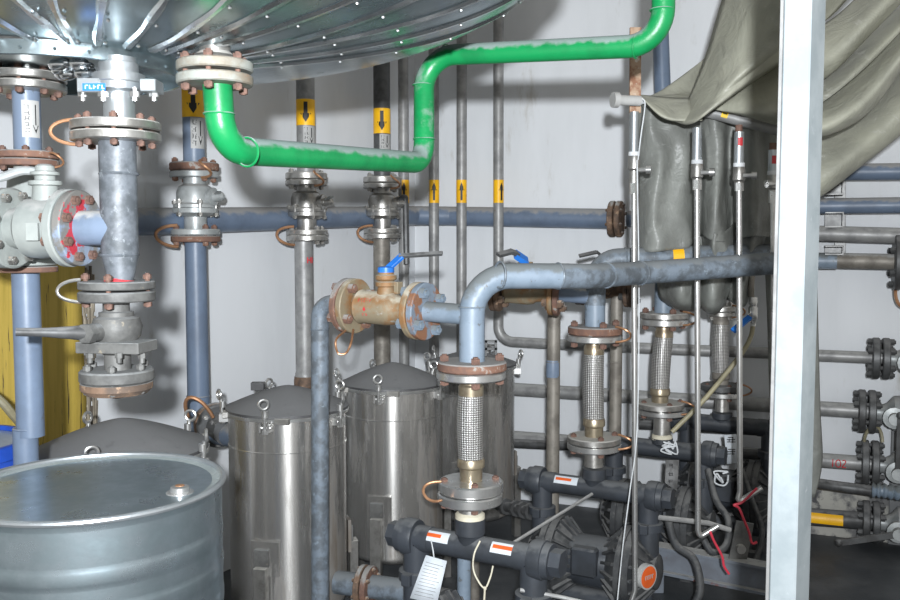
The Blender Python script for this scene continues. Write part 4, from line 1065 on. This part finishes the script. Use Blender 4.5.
yl = build(cylpatch(o, ax2, m(6.4, 3.34), V((0, -1, .2)), -m(4.5, 3.06), m(4.5, 3.06), -m(3.5, 3.06), m(3.5, 3.06), 6), 'yellow_label', YBAND, t)
build(cylpatch(o, ax2, m(6.6, 3.34), V((0, -1, .2)), -m(.8, 3.06), m(.8, 3.06), -m(2.4, 3.06), m(2.4, 3.06), 4), 'black_mark', BLACK, yl)

t = thing('sampling_hose', 'thin olive-grey hose with blue-handled tap slanting down past the rear braided hose', 'hose', P(753, 290, 3.5))
build(VL(753, 3.5, [(118, 3.2), (297, 3.2)]), 'drop_pipe', BROWNPIPE, t)
build(VL(753, 3.5, [(297, 4), (302, 4.4), (306, 3.4), (308, 4.8), (318, 4.8), (320, 3.4), (326, 3)]), 'tap_body', STEEL, t)
build(MB().bar(P(750, 317, 3.45), P(733, 331, 3.42), .022, .012, V((0, -.6, .8))), 'tap_handle', HBLUE, t)
build(MB().tube(smooth_path([P(753, 325, 3.5), P(751, 336, 3.48), P(744, 350, 3.46), P(728, 371, 3.44), P(702, 402, 3.42), P(672, 432, 3.42)]), m(2.4, 3.45), 12), 'hose_run', HOSEM, t)

# ============================================================ plastic tarpaulin
def sheet(rows, n=7):
    def cr(L, n):
        return smooth_path(L, n)
    rr = [cr([P(*p) for p in r], n) for r in rows]
    cols = list(zip(*rr))
    return [list(c) for c in zip(*[cr(list(c), n) for c in cols])]
def wrinkle(g, amp, fx, fy, ph=0):
    for i, r in enumerate(g):
        for j, p in enumerate(r):
            p.y += amp*math.sin(fx*j+ph+math.sin(i*.35)*1.2)+amp*.6*math.sin(fy*i+.5*j+ph)
            p.z += amp*.3*math.sin(fx*.7*j+fy*i)
    return g
def cloth(rows, name, parent, amp=.006, fx=.5, fy=.3, ph=0, th=.004, mt=None):
    g = wrinkle(sheet(rows), amp, fx, fy, ph)
    o = build(MB().grid(g), name, mt or TARP, parent, ang=180)
    s = o.modifiers.new('thick', 'SOLIDIFY'); s.thickness = th; s.offset = 0
    return o
tp = thing('tarpaulin', 'big olive-grey plastic tarp sweeping across the upper right corner', 'tarp', P(740, 110, 3.2))
cloth([[(735, -40, 3.25), (790, -40, 2.95), (850, -50, 2.85), (910, -60, 2.9)],
       [(717, 20, 3.28), (760, 10, 3.0), (812, 2, 2.9), (872, -28, 2.95)],
       [(704, 58, 3.3), (735, 55, 3.08), (776, 46, 3.0), (832, 15, 3.0)],
       [(686, 104, 3.3), (703, 104, 3.15), (736, 82, 3.05), (788, 42, 3.05)],
       [(670, 120, 3.3), (690, 123, 3.15), (714, 108, 3.08), (792, 50, 3.1)],
       [(680, 113, 3.42), (698, 113, 3.38), (720, 103, 3.28), (792, 58, 3.28)]], 'front_drape', tp, .008, .4, .3)
cloth([[(660, 92, 3.5), (690, 70, 3.55), (715, 45, 3.6), (750, -20, 3.6)],
       [(648, 97, 3.42), (680, 92, 3.5), (712, 80, 3.55), (770, 20, 3.5)],
       [(642, 98, 3.35), (672, 97, 3.4), (702, 97, 3.45), (780, 60, 3.45)],
       [(646, 104, 3.28), (670, 112, 3.28), (696, 114, 3.3), (770, 90, 3.4)]], 'back_layer', tp, .003)
cloth([[(640, 95, 3.3), (662, 97, 3.3), (690, 98, 3.3)], [(641, 97, 3.22), (662, 113, 3.2), (694, 114, 3.2)], [(648, 102, 3.25), (668, 120, 3.2), (702, 120, 3.18)], [(650, 101, 3.3), (672, 116, 3.3), (702, 114, 3.3)]], 'folded_edge', tp, .004, .7)
cloth([[(708, 108, 3.30), (740, 88, 3.28), (770, 66, 3.27), (805, 40, 3.26)],
       [(716, 110, 3.28), (745, 101, 3.22), (774, 88, 3.20), (808, 75, 3.2)],
       [(728, 112, 3.28), (748, 113, 3.20), (777, 113, 3.17), (810, 105, 3.18)],
       [(742, 114, 3.34), (754, 119, 3.28), (780, 124, 3.24), (812, 124, 3.26)]], 'belly_layer', tp, .005)
bands = [([(800, 40), (832, 22), (865, -8), (910, -50)], [(800, 95), (832, 72), (862, 42), (915, -12)], 3.15),
         ([(800, 90), (832, 68), (866, 38), (915, -5)], [(800, 120), (830, 104), (862, 78), (915, 22)], 3.25),
         ([(800, 118), (832, 98), (868, 68), (915, 18)], [(800, 140), (835, 132), (872, 108), (915, 48)], 3.05),
         ([(800, 140), (838, 126), (874, 102), (915, 44)], [(800, 208), (835, 186), (872, 156), (920, 118)], 3.3)]
for i, (u, l, D) in enumerate(bands):
    rows = []
    for f, dd in ((-.05, .12), (.3, 0), (.7, -.06), (1, 0), (.96, .08)):
        rows.append([(a[0]*(1-f)+b[0]*f, a[1]*(1-f)+b[1]*f, D+dd) for a, b in zip(u, l)])
    cloth(rows, 'tarp_fold', tp, .004, .4, .3, i)
ts = thing('plastic_sheeting', 'grey dusty plastic sheets hanging in pouches around the riser pipes', 'plastic sheet', P(690, 240, 3.5))
xs = [639, 648, 660, 674, 688, 699, 706, 715, 724, 730, 738, 747, 757, 766, 780, 800]
ds = [3.46, 3.40, 3.38, 3.40, 3.42, 3.50, 3.44, 3.40, 3.44, 3.52, 3.50, 3.42, 3.40, 3.44, 3.46, 3.5]
rows = []
for y, kk, sh in ((104, .4, 0), (130, .7, 0), (165, 1.0, 1), (200, 1.3, 0), (226, 1.5, -1), (240, 1.4, -2)):
    rows.append([(x+sh*math.sin(i*1.3), y+(4*math.sin(i*.9) if y > 220 else 0)+(8 if y > 235 and x < 690 else 0), 3.44+(d-3.44)*kk) for i, (x, d) in enumerate(zip(xs, ds))])
cloth(rows, 'hanging_sheet', ts, .007, .45, .25, 0, .004, TARPG)
cloth([[(640, 222, 3.62), (665, 235, 3.62), (690, 225, 3.6), (710, 215, 3.6)],
       [(645, 240, 3.6), (668, 250, 3.58), (690, 246, 3.58), (712, 240, 3.6)],
       [(650, 252, 3.65), (670, 262, 3.65), (692, 262, 3.65), (712, 258, 3.66)]], 'under_fold', ts, .004, .5, .3, 0, .004, TARPG)
cloth([[(702, 225, 3.55), (713, 232, 3.40), (724, 232, 3.42), (736, 222, 3.54)],
       [(704, 246, 3.55), (713, 250, 3.40), (724, 250, 3.42), (736, 244, 3.54)],
       [(708, 264, 3.56), (716, 268, 3.46), (724, 268, 3.46), (734, 262, 3.56)]], 'middle_strip', ts, .008, .7, .3, 0, .004, TARPG)
cloth([[(660, 248, 3.66), (680, 250, 3.56), (694, 250, 3.54), (702, 250, 3.60)],
       [(658, 272, 3.66), (678, 278, 3.50), (692, 278, 3.50), (702, 272, 3.60)],
       [(660, 296, 3.66), (678, 302, 3.52), (694, 303, 3.54), (702, 296, 3.62)],
       [(668, 304, 3.72), (682, 310, 3.68), (696, 311, 3.68), (704, 304, 3.70)]], 'lower_bag', ts, .007, .5, .5, 2, .004, TARPG)
cloth([[(698, 246, 3.58), (710, 250, 3.50), (722, 250, 3.50), (737, 240, 3.62)],
       [(699, 276, 3.57), (710, 282, 3.46), (722, 280, 3.48), (735, 268, 3.62)],
       [(698, 300, 3.58), (708, 308, 3.50), (720, 306, 3.52), (730, 292, 3.64)],
       [(702, 308, 3.70), (710, 314, 3.68), (718, 312, 3.68), (726, 302, 3.70)]], 'lower_bag', ts, .007, .5, .5, 1, .004, TARPG)
cloth([[(742, 190, 3.50), (757, 192, 3.42), (772, 192, 3.45), (790, 186, 3.5)],
       [(741, 222, 3.52), (755, 224, 3.43), (768, 218, 3.46), (782, 206, 3.5)],
       [(736, 258, 3.55), (746, 262, 3.46), (754, 260, 3.49), (765, 238, 3.55)],
       [(728, 300, 3.6), (738, 306, 3.5), (746, 304, 3.52), (754, 280, 3.6)]], 'right_strip', ts, .008, .6, .3, 1, .004, TARPG)
fl = thing('plastic_flap', 'brownish plastic strip hanging just right behind the post', 'plastic sheet', P(810, 490, 3.6))
cloth([[(770, 90, 3.5), (785, 95, 3.45), (800, 95, 3.45), (814, 90, 3.45)],
       [(760, 175, 3.7), (785, 178, 3.65), (805, 178, 3.6), (820, 185, 3.62)],
       [(765, 280, 3.7), (788, 280, 3.62), (806, 280, 3.62), (817, 280, 3.64)],
       [(770, 400, 3.7), (790, 400, 3.66), (808, 400, 3.6), (820, 400, 3.62)],
       [(775, 455, 3.7), (792, 458, 3.66), (810, 460, 3.6), (822, 458, 3.62)],
       [(785, 480, 3.7), (795, 485, 3.66), (806, 494, 3.62), (815, 498, 3.62)]], 'strip', fl, .006, .6, .3, 0, .004, TARPG)

# ============================================================ galvanised post
PD = 1.6; q = P(796.5, 300, PD); w = V((math.sin(.365), math.cos(.365), 0)); e1 = V((w.y, -w.x, 0))
corner = P(803.5, 300, PD); corner = V((corner.x, corner.y, 0))
dl = (e1*-.95+w*.31).normalized(); drr = (e1*.31+w*.95).normalized()
S, S2 = .0487, .082
t = thing('steel_post', 'tall pale galvanised square post standing in the right foreground', 'post', corner+dl*S/2+drr*S2/2)
c = corner+dl*S/2+drr*S2/2
build(MB().box(V((c.x, c.y, 1.6)), (S, S2, 3.2), dl, ch=.003), 'tube', GALVP, t)
c2 = corner+dl*(S+.004)+drr*.02
build(MB().box(V((c2.x, c2.y, 1.6)), (.006, .035, 3.2), dl, ch=.001), 'lip', GALV, t)

# ============================================================ tags, strings and red wires
t = thing('paper_tag', 'white paper tag with fine writing hung from the front pump', 'tag', P(430, 580, 2.5))
a0, a1, a2, a3 = P(426, 555, 2.56), P(447, 561, 2.55), P(437, 604, 2.53), P(410, 598, 2.54)
b = MB().grid([[a0, a1], [a3, a2]]); o = build(b, 'tag_sheet', PAPER, t); s = o.modifiers.new('s', 'SOLIDIFY'); s.thickness = .002
b = MB()
for i in range(11):
    f = .14+.075*i; l, r_ = a0.lerp(a3, f), a1.lerp(a2, f)
    b.bar(l.lerp(r_, .1)+V((0, -.003, 0)), l.lerp(r_, random.uniform(.7, .92))+V((0, -.003, 0)), .0012, .0006, V((0, -1, 0)))
build(b, 'writing', GTAG, t)
build(MB().tube(smooth_path([P(434, 558, 2.55), P(433, 550, 2.55), P(431, 540, 2.58)]), .002, 6), 'string', WIREW, t)
t = thing('cable_tie', 'pale cable tie looped around the front pump pipe with a dangling end', 'cable tie', P(484, 588, 2.5))
build(MB().tube(smooth_path([P(480, 541, 2.54), P(474, 555, 2.52), P(474, 572, 2.52), P(484, 588, 2.5), P(490, 578, 2.52), P(493, 566, 2.54)]), .0025, 8), 'loop', BEIGE, t)
b = MB().tube([P(485, 587, 2.5), P(484, 604, 2.5)], .003, 8); b.box(P(485, 588, 2.5), (.008, .006, .008)); build(b, 'tail', BEIGE, t)
t = thing('grey_tag', 'grimy grey tag hanging from the third pump pipe', 'tag', P(672, 475, 3.6))
b = MB().grid([[P(666, 460, 3.66), P(679, 460, 3.66)], [P(665, 483, 3.64), P(677, 491, 3.64)]]); o = build(b, 'tag_sheet', GTAG, t); s = o.modifiers.new('s', 'SOLIDIFY'); s.thickness = .003
b = MB()
for ci in range(3):
    cc = P(671, 466+8*ci, 3.63); rnd = random.Random(ci)
    for pp in glyphs(-.013, .013, -.012, .012, 1, True, 20+ci): b.add([cc+V((x, 0, y)) for x, y in pp], [(0, 1, 2, 3)])
build(b, 'writing', BLACK, t)
t = thing('white_tag', 'white paper label hanging between two thin tubes', 'tag', P(731, 450, 3.9))
b = MB().grid([[P(724, 435, 3.9), P(736, 434, 3.9)], [P(727, 464, 3.9), P(742, 462, 3.9)]]); o = build(b, 'tag_sheet', PAPER, t); s = o.modifiers.new('s', 'SOLIDIFY'); s.thickness = .003
b = MB()
for ci, yy in enumerate((440, 452)):
    cc = P(731, yy, 3.88)
    for pp in glyphs(-.02, .02, -.018, .018, 1, True, 30+ci): b.add([cc+V((x, 0, y)) for x, y in pp], [(0, 1, 2, 3)])
build(b, 'writing', BLACK, t)
def scribble(c, n, s, seed, lbl, mt):
    rnd = random.Random(seed)
    pts = [c+V((rnd.uniform(-1, 1)*s, rnd.uniform(-.4, .4)*s, rnd.uniform(-.9, .9)*s)) for i in range(n)]
    tag(build(MB().tube(smooth_path(pts, 5), .0035, 6), 'string_knot', mt, loc=c), lbl, 'string')
scribble(P(670, 448, 3.66), 14, .035, 3, 'tangled white string tied above the grimy grey tag', WIREW)
scribble(P(721, 478, 3.6), 12, .032, 5, 'tangled white string tied right of the grimy grey tag', WIREW)
tag(build(MB().tube(smooth_path([P(637, 160, 3.12), P(639, 300, 3.11), P(637, 430, 3.10), P(630, 490, 3.08), P(623, 545, 3.05), P(617, 604, 3.0)]), .0022, 6), 'string', WIREW, loc=P(620, 580, 2.95)), 'thin white cord hanging beside the leftmost thin tube', 'string')
for pts, l in (([(710, 531), (714, 541), (722, 556), (724, 566), (729, 574)], 'red wire hanging from the hooked end of the middle thin tube'),
               ([(757, 488), (748, 497), (741, 503), (734, 505), (739, 508), (744, 520), (749, 532), (752, 543), (757, 542)], 'red wire dangling from the tube end near the post')):
    tag(build(MB().tube(smooth_path([P(x, y, 3.15) for x, y in pts], 5), .0045, 8), 'red_wire', REDW, loc=P(pts[0][0], pts[0][1], 3.12)), l, 'wire')

# ============================================================ light and camera
sc = bpy.context.scene
w = bpy.data.worlds.new('world'); sc.world = w; w.use_nodes = True
nt = w.node_tree; bg = nt.nodes['Background']; bg.inputs['Strength'].default_value = WORLD = .50
tc = N(nt, 'ShaderNodeTexCoord')
mp = N(nt, 'ShaderNodeMapping'); mp.inputs['Scale'].default_value = (3.2, 3.2, .5); nt.links.new(tc.outputs['Generated'], mp.inputs['Vector'])
col = mixc(nt, ramp(nt, noise(nt, 3.4, 2, mp.outputs[0]), .38, .60), (.44, .43, .405), (1.3, 1.28, 1.22))
nt.links.new(col, bg.inputs['Color'])
def area(name, loc, target, size, power, color=(1, 1, 1)):
    l = bpy.data.lights.new(name, 'AREA'); l.shape = 'DISK'; l.size = size; l.spread = math.radians(104); l.energy = power; l.color = color
    o = link(bpy.data.objects.new(name, l)); o.location = loc
    o.rotation_euler = (V(target)-V(loc)).to_track_quat('-Z', 'Y').to_euler(); return o
area('camera_flash', (.0, -.4, CZ+.17), (0, 4, CZ+.12), .07, 69, (.95, .985, 1.02))  # unseen camera flash, slightly above and behind the lens, not a room fixture
cam = bpy.data.cameras.new('camera'); cam.lens = 36; cam.sensor_width = 36; cam.clip_start = .02
co = link(bpy.data.objects.new('camera', cam)); co.location = (0, 0, CZ); co.rotation_euler = (math.radians(86), 0, 0)
sc.camera = co
vs = sc.view_settings; vs.view_transform = 'Standard'; vs.look = 'None'; vs.exposure = 0; vs.gamma = 1; vs.use_curve_mapping = False
